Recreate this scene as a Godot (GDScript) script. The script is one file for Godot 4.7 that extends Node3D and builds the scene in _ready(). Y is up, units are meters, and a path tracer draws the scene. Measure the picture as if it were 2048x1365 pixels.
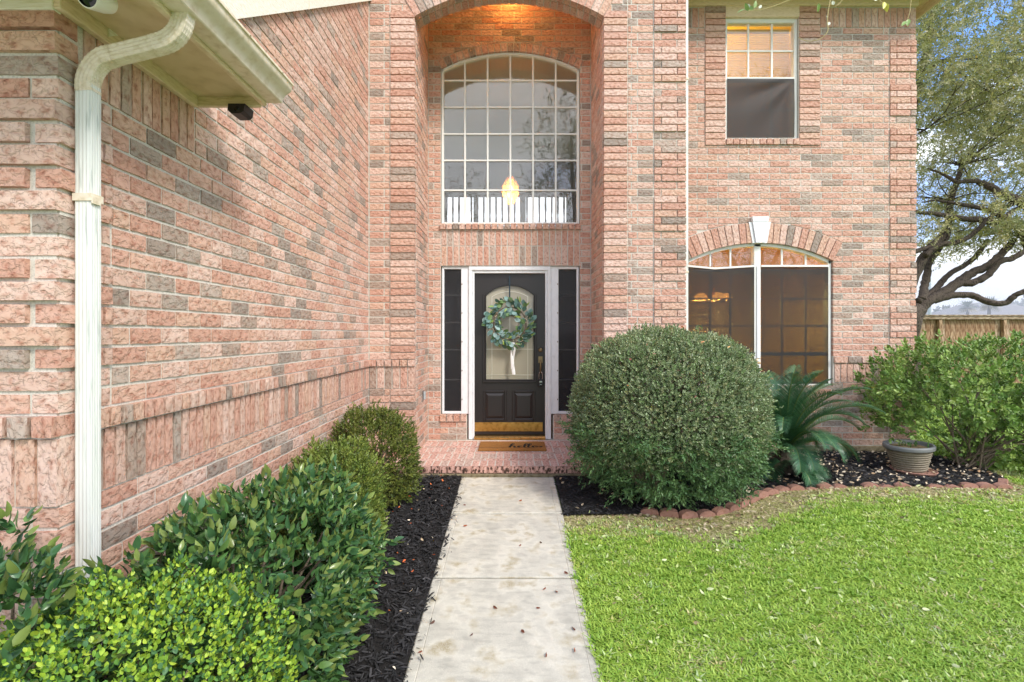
extends Node3D
# A brick house front with a recessed two-storey entry. Distances from the camera run along -z; metres, y up, the porch floor at y = 0.

const EYE := 1.32
const FOCAL := 980.0
var M := {}
var rng := RandomNumberGenerator.new()
var shapes := {}
var house: Node3D
var used_names := {}

func p3(x: float, y: float, d: float) -> Vector3:
	return Vector3(x, y, -d)

func at(px: float, py: float, d: float) -> Vector3:
	return Vector3((px - 1022.0) * d / FOCAL, EYE - (py - 668.0) * d / FOCAL, -d)

func rf(a: float, b: float) -> float:
	return rng.randf_range(a, b)

func ground_y(d: float) -> float:
	if d >= 4.9:
		return -0.125
	if d > -6.0:
		return -0.125 - 0.059 * (4.9 - d)
	return -0.125 - 0.059 * 10.9

# ------------------------------------------------------------------ helpers
func numbered(called: String) -> String:
	var n: int = used_names.get(called, 0)
	used_names[called] = n + 1
	return called if n == 0 else "%s_%03d" % [called, n]

func tag(o: Node, label: String, category: String, group := "", kind := "") -> Node:
	if label: o.set_meta("label", label)
	if category: o.set_meta("category", category)
	if group: o.set_meta("group", group)
	if kind: o.set_meta("kind", kind)
	return o

func thing(called: String, label: String, category: String, pos := Vector3.ZERO, turn := 0.0, group := "") -> Node3D:
	var o := Node3D.new()
	o.name = numbered(called)
	add_child(o, true)
	o.position = pos
	o.rotation.y = turn
	tag(o, label, category, group)
	return o

func put(parent: Node, called: String, mesh: Mesh, m: Material, pos := Vector3.ZERO, basis := Basis()) -> MeshInstance3D:
	var o := MeshInstance3D.new()
	o.name = numbered(called) if parent == self else called
	o.mesh = mesh
	if m: o.material_override = m
	o.transform = Transform3D(basis, pos)
	parent.add_child(o, true)
	return o

func stuff(o: Node) -> Node:
	o.set_meta("kind", "stuff")
	return o

func new_st() -> SurfaceTool:
	var st := SurfaceTool.new()
	st.begin(Mesh.PRIMITIVE_TRIANGLES)
	st.set_smooth_group(-1)
	return st

func tri(st: SurfaceTool, a: Vector3, b: Vector3, c: Vector3) -> void:
	st.add_vertex(a); st.add_vertex(b); st.add_vertex(c)

func quad(st: SurfaceTool, a: Vector3, b: Vector3, c: Vector3, d: Vector3, n: Vector3) -> void:
	if (a - c).cross(a - b).dot(n) >= 0.0:
		tri(st, a, b, c); tri(st, a, c, d)
	else:
		tri(st, a, d, c); tri(st, a, c, b)

func done(st: SurfaceTool) -> ArrayMesh:
	st.generate_normals()
	return st.commit()

func add_box(st: SurfaceTool, lo: Vector3, hi: Vector3) -> void:
	var a := Vector3(minf(lo.x, hi.x), minf(lo.y, hi.y), minf(lo.z, hi.z))
	var b := Vector3(maxf(lo.x, hi.x), maxf(lo.y, hi.y), maxf(lo.z, hi.z))
	quad(st, Vector3(a.x, a.y, b.z), Vector3(b.x, a.y, b.z), b, Vector3(a.x, b.y, b.z), Vector3.BACK)
	quad(st, a, Vector3(b.x, a.y, a.z), Vector3(b.x, b.y, a.z), Vector3(a.x, b.y, a.z), Vector3.FORWARD)
	quad(st, Vector3(b.x, a.y, a.z), Vector3(b.x, a.y, b.z), b, Vector3(b.x, b.y, a.z), Vector3.RIGHT)
	quad(st, a, Vector3(a.x, a.y, b.z), Vector3(a.x, b.y, b.z), Vector3(a.x, b.y, a.z), Vector3.LEFT)
	quad(st, Vector3(a.x, b.y, a.z), Vector3(b.x, b.y, a.z), b, Vector3(a.x, b.y, b.z), Vector3.UP)
	quad(st, a, Vector3(b.x, a.y, a.z), Vector3(b.x, a.y, b.z), Vector3(a.x, a.y, b.z), Vector3.DOWN)

# A box with chamfered long edges (an extruded octagon along its longest side).
func chamfered(size: Vector3, r := 0.003) -> ArrayMesh:
	var key := "c%.3f_%.3f_%.3f_%.4f" % [size.x, size.y, size.z, r]
	if shapes.has(key): return shapes[key]
	r = minf(r, 0.3 * minf(size.x, minf(size.y, size.z)))
	var ax := 0
	if size.y >= size.x and size.y >= size.z: ax = 1
	elif size.z >= size.x and size.z >= size.y: ax = 2
	var i1 := (ax + 1) % 3
	var i2 := (ax + 2) % 3
	var h := size / 2.0
	var ring: Array[Vector2] = []
	for q in [[1, 1], [-1, 1], [-1, -1], [1, -1]]:
		var a: float = h[i1] * q[0]
		var b: float = h[i2] * q[1]
		var first := Vector2(a, b - r * q[1])
		var second := Vector2(a - r * q[0], b)
		if q[0] * q[1] > 0:
			ring.append(first); ring.append(second)
		else:
			ring.append(second); ring.append(first)
	var st := new_st()
	var ends: Array = []
	for s in [-1, 1]:
		var outer: Array[Vector3] = []
		var inner: Array[Vector3] = []
		for v in ring:
			var w := Vector3.ZERO
			w[ax] = s * (h[ax] - r); w[i1] = v.x; w[i2] = v.y
			outer.append(w)
			w[ax] = s * h[ax]; w[i1] = v.x * (h[i1] - r) / h[i1]; w[i2] = v.y * (h[i2] - r) / h[i2]
			inner.append(w)
		ends.append([outer, inner])
	for k in 8:
		var j := (k + 1) % 8
		var n := Vector3.ZERO
		n[i1] = ring[k].x + ring[j].x; n[i2] = ring[k].y + ring[j].y
		quad(st, ends[0][0][k], ends[0][0][j], ends[1][0][j], ends[1][0][k], n)
		for e in 2:
			var nn := n
			nn[ax] = (2 * e - 1) * 0.01
			quad(st, ends[e][0][k], ends[e][0][j], ends[e][1][j], ends[e][1][k], nn)
			var o := Vector3.ZERO
			o[ax] = (2 * e - 1) * h[ax]
			var on := Vector3.ZERO
			on[ax] = 2 * e - 1
			if (ends[e][1][k] - o).cross(ends[e][1][j] - o).dot(on) > 0:
				tri(st, o, ends[e][1][j], ends[e][1][k])
			else:
				tri(st, o, ends[e][1][k], ends[e][1][j])
	shapes[key] = done(st)
	return shapes[key]

func cbox(parent: Node, called: String, lo: Vector3, hi: Vector3, m: Material, r := 0.003) -> MeshInstance3D:
	return put(parent, called, chamfered((hi - lo).abs(), r), m, (lo + hi) / 2.0)

# A tube along points, radius for each point.
func add_tube(st: SurfaceTool, pts: Array, radii: Array, sides := 7, capped := true) -> void:
	var rings: Array = []
	var side := Vector3.ZERO
	for i in pts.size():
		var dir: Vector3 = (pts[mini(i + 1, pts.size() - 1)] - pts[maxi(i - 1, 0)]).normalized()
		if side == Vector3.ZERO:
			side = dir.cross(Vector3(0.31, 0.87, 0.42)).normalized()
		side = (side - dir * side.dot(dir)).normalized()
		var up := dir.cross(side)
		var ring: Array = []
		for k in sides:
			var a := TAU * k / sides
			ring.append(pts[i] + (side * cos(a) + up * sin(a)) * radii[i])
		rings.append(ring)
	for i in pts.size() - 1:
		for k in sides:
			var j := (k + 1) % sides
			var mid: Vector3 = (rings[i][k] + rings[i][j]) / 2.0 - pts[i]
			quad(st, rings[i][k], rings[i][j], rings[i + 1][j], rings[i + 1][k], mid)
	if capped:
		for e in [0, pts.size() - 1]:
			var dir: Vector3 = pts[e] - pts[1 if e == 0 else e - 1]
			for k in sides:
				var a: Vector3 = rings[e][k]
				var b: Vector3 = rings[e][(k + 1) % sides]
				var c: Vector3 = pts[e]
				if (c - b).cross(c - a).dot(dir) >= 0: tri(st, c, a, b)
				else: tri(st, c, b, a)

func smooth_path(pts: Array, steps := 6) -> Array:
	var out: Array = []
	for i in pts.size() - 1:
		var a: Vector3 = pts[maxi(i - 1, 0)]
		var b: Vector3 = pts[i]
		var c: Vector3 = pts[i + 1]
		var d: Vector3 = pts[mini(i + 2, pts.size() - 1)]
		for k in steps:
			out.append(b.cubic_interpolate(c, a, d, float(k) / steps))
	out.append(pts[-1])
	return out

# Surface of revolution about y: profile of (radius, height).
func lathe(profile: Array, sides := 32) -> ArrayMesh:
	var st := new_st()
	st.set_smooth_group(1)
	for i in profile.size() - 1:
		var a: Vector2 = profile[i]
		var b: Vector2 = profile[i + 1]
		st.set_smooth_group(i + 2 if a.distance_to(b) > 0.0 else 1)
		var nr := Vector2(b.y - a.y, a.x - b.x)
		for k in sides:
			var t0 := TAU * k / sides
			var t1 := TAU * (k + 1) / sides
			var d0 := Vector3(cos(t0), 0, sin(t0))
			var d1 := Vector3(cos(t1), 0, sin(t1))
			var n := (d0 + d1) * nr.x + Vector3.UP * nr.y * 2.0
			quad(st, d0 * a.x + Vector3.UP * a.y, d1 * a.x + Vector3.UP * a.y, d1 * b.x + Vector3.UP * b.y, d0 * b.x + Vector3.UP * b.y, n)
	return done(st)

# An extruded convex or simple polygon in (u, v), from n = back to n = front.
func add_prism(st: SurfaceTool, poly: PackedVector2Array, back: float, front: float) -> void:
	if Geometry2D.is_polygon_clockwise(poly):
		poly.reverse()
	var t := Geometry2D.triangulate_polygon(poly)
	for i in range(0, t.size(), 3):
		var a := poly[t[i]]
		var b := poly[t[i + 1]]
		var c := poly[t[i + 2]]
		if (b - a).cross(c - a) > 0:
			var s := b
			b = c
			c = s
		tri(st, Vector3(a.x, a.y, front), Vector3(b.x, b.y, front), Vector3(c.x, c.y, front))
		tri(st, Vector3(a.x, a.y, back), Vector3(c.x, c.y, back), Vector3(b.x, b.y, back))
	for i in poly.size():
		var a := poly[i]
		var b := poly[(i + 1) % poly.size()]
		quad(st, Vector3(a.x, a.y, back), Vector3(b.x, b.y, back), Vector3(b.x, b.y, front), Vector3(a.x, a.y, front), Vector3(b.y - a.y, a.x - b.x, 0))

func scatter(parent: Node, called: String, mesh: Mesh, m: Material, where: Array, tints: PackedColorArray) -> MultiMeshInstance3D:
	var mm := MultiMesh.new()
	mm.transform_format = MultiMesh.TRANSFORM_3D
	mm.use_colors = true
	mm.mesh = mesh
	mm.instance_count = where.size()
	for i in where.size():
		mm.set_instance_transform(i, where[i])
		mm.set_instance_color(i, tints[i])
	var o := MultiMeshInstance3D.new()
	o.name = numbered(called) if parent == self else called
	o.multimesh = mm
	o.material_override = m
	parent.add_child(o, true)
	stuff(o)
	return o

# ------------------------------------------------------------------ materials
func mat(c: Color, rough := 0.8, metal := 0.0) -> StandardMaterial3D:
	var m := StandardMaterial3D.new()
	m.albedo_color = c
	m.roughness = rough
	m.metallic = metal
	return m

func c8(r: int, g: int, b: int) -> Color:
	return Color8(r, g, b)

func noise_tex(seed_: int, freq: float, stops: Array, size := 512, fractal := FastNoiseLite.FRACTAL_FBM, octaves := 5, warp := 0.0, kind := FastNoiseLite.TYPE_SIMPLEX_SMOOTH) -> NoiseTexture2D:
	var n := FastNoiseLite.new()
	n.seed = seed_
	n.noise_type = kind
	n.frequency = freq
	n.fractal_type = fractal
	n.fractal_octaves = octaves
	if warp > 0.0:
		n.domain_warp_enabled = true
		n.domain_warp_amplitude = warp
		n.domain_warp_frequency = freq * 1.3
	var t := NoiseTexture2D.new()
	t.width = size
	t.height = size
	t.seamless = true
	t.seamless_blend_skirt = 0.15
	t.noise = n
	if stops:
		var g := Gradient.new()
		g.offsets = PackedFloat32Array(stops.map(func(s): return s[0]))
		g.colors = PackedColorArray(stops.map(func(s): return s[1]))
		t.color_ramp = g
	return t

func grey(v: float) -> Color:
	return Color(v, v, v)

func textured(m: StandardMaterial3D, colour: Texture2D, height: Texture2D, scale: Vector3, relief := 0.0, world := true) -> StandardMaterial3D:
	m.uv1_triplanar = true
	m.uv1_world_triplanar = world
	m.uv1_triplanar_sharpness = 8.0
	m.uv1_scale = scale
	if colour: m.albedo_texture = colour
	if height:
		m.heightmap_enabled = true
		m.heightmap_texture = height
		m.heightmap_scale = relief
	return m

func leafy(rough := 0.45, through := 0.35) -> StandardMaterial3D:
	var m := mat(Color.WHITE, rough)
	m.vertex_color_use_as_albedo = true
	m.cull_mode = BaseMaterial3D.CULL_DISABLED
	m.metallic_specular = 0.45
	if through > 0.0:
		m.backlight_enabled = true
		m.backlight = Color(through, through, through * 0.7)
	return m

func make_materials() -> void:
	var mottle := noise_tex(11, 0.022, [[0.0, Color(0.78, 0.66, 0.61)], [0.22, Color(0.88, 0.81, 0.78)], [0.36, Color(0.95, 0.92, 0.90)], [0.62, Color(0.98, 0.97, 0.96)], [1.0, Color(1, 1, 1)]], 512, FastNoiseLite.FRACTAL_FBM, 6)
	var bark := noise_tex(5, 0.011, [[0.0, grey(0.0)], [0.33, grey(0.22)], [0.37, grey(0.58)], [0.60, grey(0.70)], [0.63, grey(0.95)], [1.0, grey(1.0)]], 1024, FastNoiseLite.FRACTAL_FBM, 3, 46.0)
	var pinks := [c8(220, 182, 163), c8(215, 173, 155), c8(227, 197, 182), c8(209, 165, 146), c8(217, 185, 169), c8(218, 182, 161)]
	var greys := [c8(182, 167, 155), c8(166, 152, 141), c8(196, 178, 165), c8(180, 160, 146)]
	var rows: Array = []
	var uprights: Array = []
	for c in pinks + greys:
		var h := textured(mat(c, 0.92), mottle, bark, Vector3(1.7, 2.6, 1.7), 0.75)
		var v := textured(mat(c, 0.92), mottle, bark, Vector3(2.6, 1.7, 2.6), 0.75)
		rows.append(h)
		uprights.append(v)
	M.rows = rows
	M.uprights = uprights
	var grit := noise_tex(21, 0.09, [[0.0, grey(0.80)], [0.5, grey(0.95)], [1.0, grey(1.0)]], 512)
	M.mortar = textured(mat(c8(222, 216, 204), 0.95), grit, grit, Vector3(2.2, 2.2, 2.2), 0.12)
	var pav_mottle := noise_tex(12, 0.03, [[0.0, Color(0.55, 0.48, 0.46)], [0.35, Color(0.86, 0.80, 0.78)], [0.6, Color(0.97, 0.95, 0.94)], [1.0, Color(1, 1, 1)]], 512, FastNoiseLite.FRACTAL_FBM, 6)
	M.pavers = []
	for c in [c8(222, 186, 172), c8(215, 176, 162), c8(228, 197, 185), c8(206, 184, 172)]:
		M.pavers.append(textured(mat(c, 0.85), pav_mottle, grit, Vector3(1.9, 1.9, 1.9), 0.2))
	var stain := noise_tex(44, 0.02, [[0.0, Color(0.28, 0.26, 0.24)], [0.34, Color(0.40, 0.37, 0.34)], [0.5, Color(0.88, 0.84, 0.81)], [1.0, Color(1, 1, 1)]], 512, FastNoiseLite.FRACTAL_FBM, 5)
	M.stained = textured(mat(c8(226, 184, 172), 0.9), stain, grit, Vector3(2.4, 1.6, 2.4), 0.2)
	# concrete: broad weathering, brown-green blotches and fine grit
	M.concrete = textured(mat(c8(216, 211, 200), 0.92), concrete_picture(), grit, Vector3(0.62, 0.62, 0.62), 0.06)
	M.joint_dirt = textured(mat(c8(96, 84, 66), 0.98), grit, grit, Vector3(2, 2, 2), 0.3)
	M.foundation = textured(mat(c8(150, 140, 118), 0.95), noise_tex(31, 0.02, [[0.0, Color(0.6, 0.58, 0.5)], [0.5, Color(0.9, 0.88, 0.82)], [1.0, Color(1, 1, 1)]], 512), grit, Vector3(1.3, 1.3, 1.3), 0.15)
	# paint
	var wear := noise_tex(51, 0.018, [[0.0, Color(0.88, 0.86, 0.80)], [0.32, Color(0.96, 0.95, 0.92)], [0.6, Color(1, 1, 1)], [1.0, Color(1, 1, 1)]], 512)
	var woodgrain := noise_tex(52, 0.02, [[0.0, grey(0.0)], [1.0, grey(1.0)]], 512)
	M.cream = textured(mat(c8(236, 216, 188), 0.6), wear, woodgrain, Vector3(1.5, 9.0, 1.5), 0.06)
	M.soffit = textured(mat(c8(224, 203, 168), 0.7), wear, woodgrain, Vector3(0.8, 0.8, 0.8), 0.02)
	var scuffs := noise_tex(55, 0.02, [[0.0, grey(0.90)], [0.3, grey(0.97)], [1.0, grey(1.0)]], 512)
	M.trim = textured(mat(c8(240, 241, 242), 0.5), scuffs, null, Vector3(1.4, 0.8, 1.4))
	M.siding = textured(mat(c8(240, 236, 224), 0.6), wear, woodgrain, Vector3(1.0, 14.0, 2.0), 0.12)
	M.gutter = textured(mat(c8(232, 219, 198), 0.42), wear, null, Vector3(2.0, 2.0, 2.0))
	var streak := noise_tex(53, 0.016, [[0.0, Color(0.78, 0.80, 0.79)], [0.24, Color(0.92, 0.93, 0.92)], [0.36, Color(0.98, 0.98, 0.97)], [1.0, Color(1, 1, 1)]], 512, FastNoiseLite.FRACTAL_FBM, 4)
	M.spout = textured(mat(c8(232, 234, 230), 0.4), streak, null, Vector3(5.0, 0.5, 5.0))
	M.elbow = textured(mat(c8(234, 222, 202), 0.42), wear, null, Vector3(3.0, 3.0, 3.0))
	M.window_white = mat(c8(232, 232, 226), 0.45)
	M.muntin_grey = mat(c8(226, 230, 232), 0.5)
	M.door = textured(mat(c8(33, 27, 26), 0.42), null, woodgrain, Vector3(8.0, 0.9, 8.0), 0.03)
	M.door.clearcoat_enabled = true
	M.door.clearcoat = 0.15
	M.door.clearcoat_roughness = 0.2
	M.brass = textured(mat(c8(226, 186, 110), 0.28, 1.0), noise_tex(61, 0.02, [[0.0, Color(0.72, 0.66, 0.6)], [0.45, Color(0.92, 0.9, 0.86)], [1.0, Color(1, 1, 1)]], 256), null, Vector3(2.5, 2.5, 2.5))
	M.old_brass = mat(c8(140, 122, 92), 0.4, 1.0)
	M.steel = mat(c8(190, 192, 196), 0.25, 1.0)
	M.black = mat(c8(22, 23, 25), 0.45)
	M.lens = mat(c8(12, 13, 18), 0.06)
	M.white_plastic = mat(c8(236, 232, 222), 0.35)
	var glass := mat(Color(0.9, 0.95, 0.95, 0.02), 0.0)
	glass.transparency = BaseMaterial3D.TRANSPARENCY_ALPHA
	M.glass = glass
	var screen := mat(Color(0.085, 0.08, 0.078, 0.89), 0.6)
	screen.transparency = BaseMaterial3D.TRANSPARENCY_ALPHA
	screen.cull_mode = BaseMaterial3D.CULL_DISABLED
	M.screen = screen
	var side_screen := mat(Color(0.10, 0.10, 0.115, 0.82), 0.6)
	side_screen.transparency = BaseMaterial3D.TRANSPARENCY_ALPHA
	M.side_screen = side_screen
	var leaded := mat(Color(0.80, 0.77, 0.68, 0.62), 0.14)
	leaded.transparency = BaseMaterial3D.TRANSPARENCY_ALPHA
	M.leaded = leaded
	M.came = mat(c8(206, 200, 184), 0.3, 0.6)
	M.hall_paint = mat(c8(128, 106, 86), 0.9)
	M.dining_paint = mat(c8(226, 194, 72), 0.9)
	M.ceiling_paint = mat(c8(230, 222, 206), 0.9)
	M.wood_dark = mat(c8(92, 66, 42), 0.4)
	M.blind = mat(c8(200, 160, 66), 0.5)
	M.blind.backlight_enabled = true
	M.blind.backlight = Color(0.4, 0.3, 0.15)
	M.room_floor = mat(c8(120, 88, 60), 0.5)
	M.lamp_glow = mat(c8(255, 226, 170), 0.5)
	M.lamp_glow.emission_enabled = true
	M.lamp_glow.emission = c8(255, 200, 120)
	M.lamp_glow.emission_energy_multiplier = 4.0
	M.lamp_glass = mat(Color(1.0, 0.85, 0.6, 0.35), 0.2)
	M.lamp_glass.transparency = BaseMaterial3D.TRANSPARENCY_ALPHA
	M.shade_glow = mat(c8(250, 210, 140), 0.5)
	M.shade_glow.emission_enabled = true
	M.shade_glow.emission = c8(255, 170, 70)
	M.shade_glow.emission_energy_multiplier = 2.6
	# ground
	M.soil = textured(mat(c8(150, 133, 110), 0.98), noise_tex(71, 0.02, [[0.0, Color(0.55, 0.5, 0.42)], [0.5, Color(0.85, 0.82, 0.72)], [1.0, Color(1, 0.98, 0.9)]], 512), grit, Vector3(1.4, 1.4, 1.4), 0.6)
	M.turf = textured(mat(c8(120, 146, 60), 0.98), noise_tex(72, 0.03, [[0.0, Color(0.45, 0.5, 0.4)], [0.5, Color(0.8, 0.85, 0.7)], [1.0, Color(1, 1, 0.9)]], 512), grit, Vector3(0.7, 0.7, 0.7), 0.6)
	M.mulch_bed = textured(mat(c8(40, 36, 34), 0.98), noise_tex(73, 0.05, [[0.0, grey(0.35)], [0.5, grey(0.75)], [1.0, grey(1.0)]], 512), grit, Vector3(2.0, 2.0, 2.0), 1.2)
	M.chip = mat(Color.WHITE, 0.85)
	M.chip.vertex_color_use_as_albedo = true
	M.terracotta = textured(mat(c8(156, 116, 101), 0.92), wear, grit, Vector3(3, 3, 3), 0.2)
	M.mat_coir = textured(mat(c8(178, 124, 62), 0.98), noise_tex(74, 0.06, [[0.0, Color(0.6, 0.56, 0.5)], [0.5, Color(0.88, 0.86, 0.8)], [1.0, Color(1, 1, 1)]], 512), noise_tex(75, 0.2, [[0.0, grey(0.0)], [1.0, grey(1.0)]], 256), Vector3(3.0, 3.0, 3.0), 0.4)
	M.pot = textured(mat(c8(136, 128, 112), 0.6), wear, null, Vector3(4, 4, 4))
	M.pot_rim = mat(c8(120, 122, 122), 0.5)
	var weather := noise_tex(76, 0.012, [[0.0, Color(0.42, 0.34, 0.28)], [0.4, Color(0.72, 0.64, 0.56)], [0.62, Color(0.92, 0.88, 0.82)], [1.0, Color(1, 1, 1)]], 512)
	M.fence_tones = []
	for c in [c8(206, 184, 160), c8(194, 168, 142), c8(216, 200, 182), c8(188, 160, 134)]:
		M.fence_tones.append(textured(mat(c, 0.9), weather, woodgrain, Vector3(6.0, 0.7, 6.0), 0.2))
	M.fence_cap = textured(mat(c8(196, 186, 172), 0.9), weather, woodgrain, Vector3(0.8, 6.0, 6.0), 0.2)
	var barkt := noise_tex(77, 0.03, [[0.0, grey(0.35)], [0.5, grey(0.75)], [1.0, grey(1.0)]], 512, FastNoiseLite.FRACTAL_RIDGED, 4)
	M.bark = textured(mat(c8(104, 92, 80), 0.95), barkt, barkt, Vector3(1.2, 0.7, 1.2), 2.0)
	M.stem = textured(mat(c8(150, 134, 112), 0.9), barkt, null, Vector3(6, 6, 6))
	M.asphalt = textured(mat(c8(92, 92, 94), 0.95), grit, grit, Vector3(1, 1, 1), 0.3)
	M.roof_far = mat(c8(128, 124, 122), 0.9)
	M.shingle = textured(mat(c8(104, 98, 92), 0.95), grit, grit, Vector3(1, 1, 1), 0.4)
	M.far_wall = mat(c8(220, 214, 204), 0.9)
	M.leaf_gloss = leafy(0.24, 0.22)
	M.leaf = leafy(0.42, 0.35)
	M.leaf_dull = leafy(0.55, 0.4)
	M.oak_leaf = leafy(0.5, 0.75)
	M.needle = leafy(0.3, 0.15)
	M.dry = leafy(0.8, 0.2)
	M.grass = leafy(0.5, 0.5)

func concrete_picture() -> ImageTexture:
	var size := 768
	var broad := FastNoiseLite.new()
	broad.seed = 5
	broad.frequency = 0.007
	broad.fractal_octaves = 5
	var fine := FastNoiseLite.new()
	fine.seed = 9
	fine.frequency = 0.16
	fine.fractal_octaves = 3
	var moss := FastNoiseLite.new()
	moss.seed = 19
	moss.frequency = 0.013
	moss.fractal_octaves = 6
	var im := Image.create(size, size, false, Image.FORMAT_RGB8)
	var ib := broad.get_seamless_image(size, size)
	var ifn := fine.get_seamless_image(size, size)
	var im2 := moss.get_seamless_image(size, size)
	for y in size:
		for x in size:
			var b := ib.get_pixel(x, y).r
			var f := ifn.get_pixel((x * 2) % size, (y * 5) % size).r
			var g := im2.get_pixel(x, y).r
			var s := ib.get_pixel((x * 2) % size, (y * 6) % size).r
			var v := 0.90 + 0.08 * smoothstep(0.2, 0.75, b) + (f - 0.5) * 0.24 - 0.05 * smoothstep(0.48, 0.78, s)
			var k := smoothstep(0.44, 0.90, g) * smoothstep(0.36, 0.70, b) * smoothstep(0.30, 0.58, f)
			v -= 0.07 * smoothstep(0.52, 0.22, g) * smoothstep(0.32, 0.58, f)
			var c := Color(v, v, v * 0.975).lerp(Color(0.60, 0.52, 0.34), k * 0.6)
			im.set_pixel(x, y, Color(clampf(c.r, 0, 1), clampf(c.g, 0, 1), clampf(c.b, 0, 1)))
	return ImageTexture.create_from_image(im)

# ------------------------------------------------------------------ brickwork
const LONG := 0.2385
const TALL := 0.0650
const JOINT := 0.0112
const COURSE := 0.0762
const DEEP := 0.09

func rect_brick(w: float, h: float, variant: int, deep: float) -> ArrayMesh:
	var key := "b%.3f_%.3f_%d_%.3f" % [w, h, variant, deep]
	if shapes.has(key): return shapes[key]
	var r := RandomNumberGenerator.new()
	r.seed = 77 + variant * 131
	var nx := 4 if w > h * 1.3 else 2
	var ny := 4 if h > w * 1.3 else 2
	var g: Array = []
	for j in ny + 1:
		var row: Array = []
		for i in nx + 1:
			var edge := i == 0 or i == nx or j == 0 or j == ny
			var x := w * i / nx
			var y := h * j / ny
			if i == 0: x += r.randf_range(0.0, 0.0022)
			elif i == nx: x -= r.randf_range(0.0, 0.0022)
			elif edge: x += r.randf_range(-0.008, 0.008)
			if j == 0: y += r.randf_range(0.0, 0.0022)
			elif j == ny: y -= r.randf_range(0.0, 0.0022)
			var z := r.randf_range(-0.0030, -0.0010) if edge else r.randf_range(-0.0012, 0.0024)
			row.append(Vector3(x, y, z))
		g.append(row)
	var st := new_st()
	st.set_smooth_group(1)
	for j in ny:
		for i in nx:
			quad(st, g[j][i], g[j][i + 1], g[j + 1][i + 1], g[j + 1][i], Vector3.BACK)
	st.set_smooth_group(-1)
	var back := Vector3(0, 0, -deep)
	for i in nx:
		quad(st, g[0][i], g[0][i + 1], Vector3(g[0][i + 1].x, g[0][i + 1].y, -deep), Vector3(g[0][i].x, g[0][i].y, -deep), Vector3.DOWN)
		quad(st, g[ny][i], g[ny][i + 1], Vector3(g[ny][i + 1].x, g[ny][i + 1].y, -deep), Vector3(g[ny][i].x, g[ny][i].y, -deep), Vector3.UP)
	for j in ny:
		quad(st, g[j][0], g[j + 1][0], Vector3(g[j + 1][0].x, g[j + 1][0].y, -deep), Vector3(g[j][0].x, g[j][0].y, -deep), Vector3.LEFT)
		quad(st, g[j][nx], g[j + 1][nx], Vector3(g[j + 1][nx].x, g[j + 1][nx].y, -deep), Vector3(g[j][nx].x, g[j][nx].y, -deep), Vector3.RIGHT)
	shapes[key] = done(st)
	return shapes[key]

func wall(called: String, o: Vector3, u: Vector3, v: Vector3, n: Vector3) -> Dictionary:
	var node := MeshInstance3D.new()
	node.name = called
	node.transform = Transform3D(Basis(u, v, n), o)
	house.add_child(node, true)
	return {"node": node, "o": o, "u": u, "v": v, "n": n, "items": [], "st": new_st(), "mats": M.rows, "ups": M.uprights, "grey": 0.17, "k": 1.0}

func tone(w: Dictionary, upright: bool) -> Material:
	var list: Array = w.ups if upright else w.mats
	if list.size() < 10:
		return list[rng.randi() % list.size()]
	if rng.randf() < w.grey:
		return list[6 + rng.randi() % 4]
	return list[rng.randi() % 6]

func add_rect(w: Dictionary, u: float, v: float, bw: float, bh: float, proud := 0.0, upright := false, deep := DEEP, given: Material = null) -> void:
	w.items.append({"mesh": rect_brick(bw, bh, rng.randi() % 6, deep), "pos": Vector3(u, v, proud + rf(-0.0002, 0.0030)), "mid": Vector2(u + bw / 2, v + bh / 2), "area": bw * bh, "mat": given if given else tone(w, upright)})

func add_poly(w: Dictionary, poly: PackedVector2Array, proud := 0.0, upright := false, deep := DEEP, given: Material = null) -> void:
	var c := Vector2.ZERO
	for q in poly: c += q
	c /= poly.size()
	var rel := PackedVector2Array()
	for q in poly: rel.append(q - c)
	var st := new_st()
	add_prism(st, rel, -deep, 0.0)
	var area := 0.0
	for i in poly.size(): area += poly[i].cross(poly[(i + 1) % poly.size()]) / 2.0
	w.items.append({"mesh": done(st), "pos": Vector3(c.x, c.y, proud + rf(0.0, 0.003)), "mid": c, "area": absf(area), "mat": given if given else tone(w, upright)})

func box_of(poly: PackedVector2Array) -> Rect2:
	var r := Rect2(poly[0], Vector2.ZERO)
	for q in poly: r = r.expand(q)
	return r

func area_of(poly: PackedVector2Array) -> float:
	var a := 0.0
	for i in poly.size(): a += poly[i].cross(poly[(i + 1) % poly.size()]) / 2.0
	return a

# One course of stretchers from u0 to u1; the first one is as long as given; holes are cut out.
func course(w: Dictionary, u0: float, u1: float, v: float, first: float, proud := 0.0, holes: Array = [], h := TALL) -> void:
	var u := u0
	var l: float = first * w.k
	while u < u1 - 0.02:
		var e := minf(u + l, u1)
		if u1 - e < 0.035: e = u1
		var hit := false
		for hole in holes:
			if hole.box.intersects(Rect2(u, v, e - u, h)):
				hit = true
				var rest := [PackedVector2Array([Vector2(u, v), Vector2(e, v), Vector2(e, v + h), Vector2(u, v + h)])]
				for other in holes:
					var next: Array = []
					for q in rest:
						for x in Geometry2D.clip_polygons(q, other.poly):
							if not Geometry2D.is_polygon_clockwise(x): next.append(x)
					rest = next
				for q in rest:
					if absf(area_of(q)) > 0.0009:
						var b := box_of(q)
						if absf(absf(area_of(q)) - b.get_area()) < 1e-5:
							add_rect(w, b.position.x, b.position.y, b.size.x, b.size.y, proud)
						else:
							add_poly(w, q, proud)
				break
		if not hit:
			add_rect(w, u, v, e - u, h, proud)
		u = e + JOINT * w.k
		l = LONG * w.k

func hole(poly: PackedVector2Array) -> Dictionary:
	if Geometry2D.is_polygon_clockwise(poly): poly.reverse()
	return {"poly": poly, "box": box_of(poly)}

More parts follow.
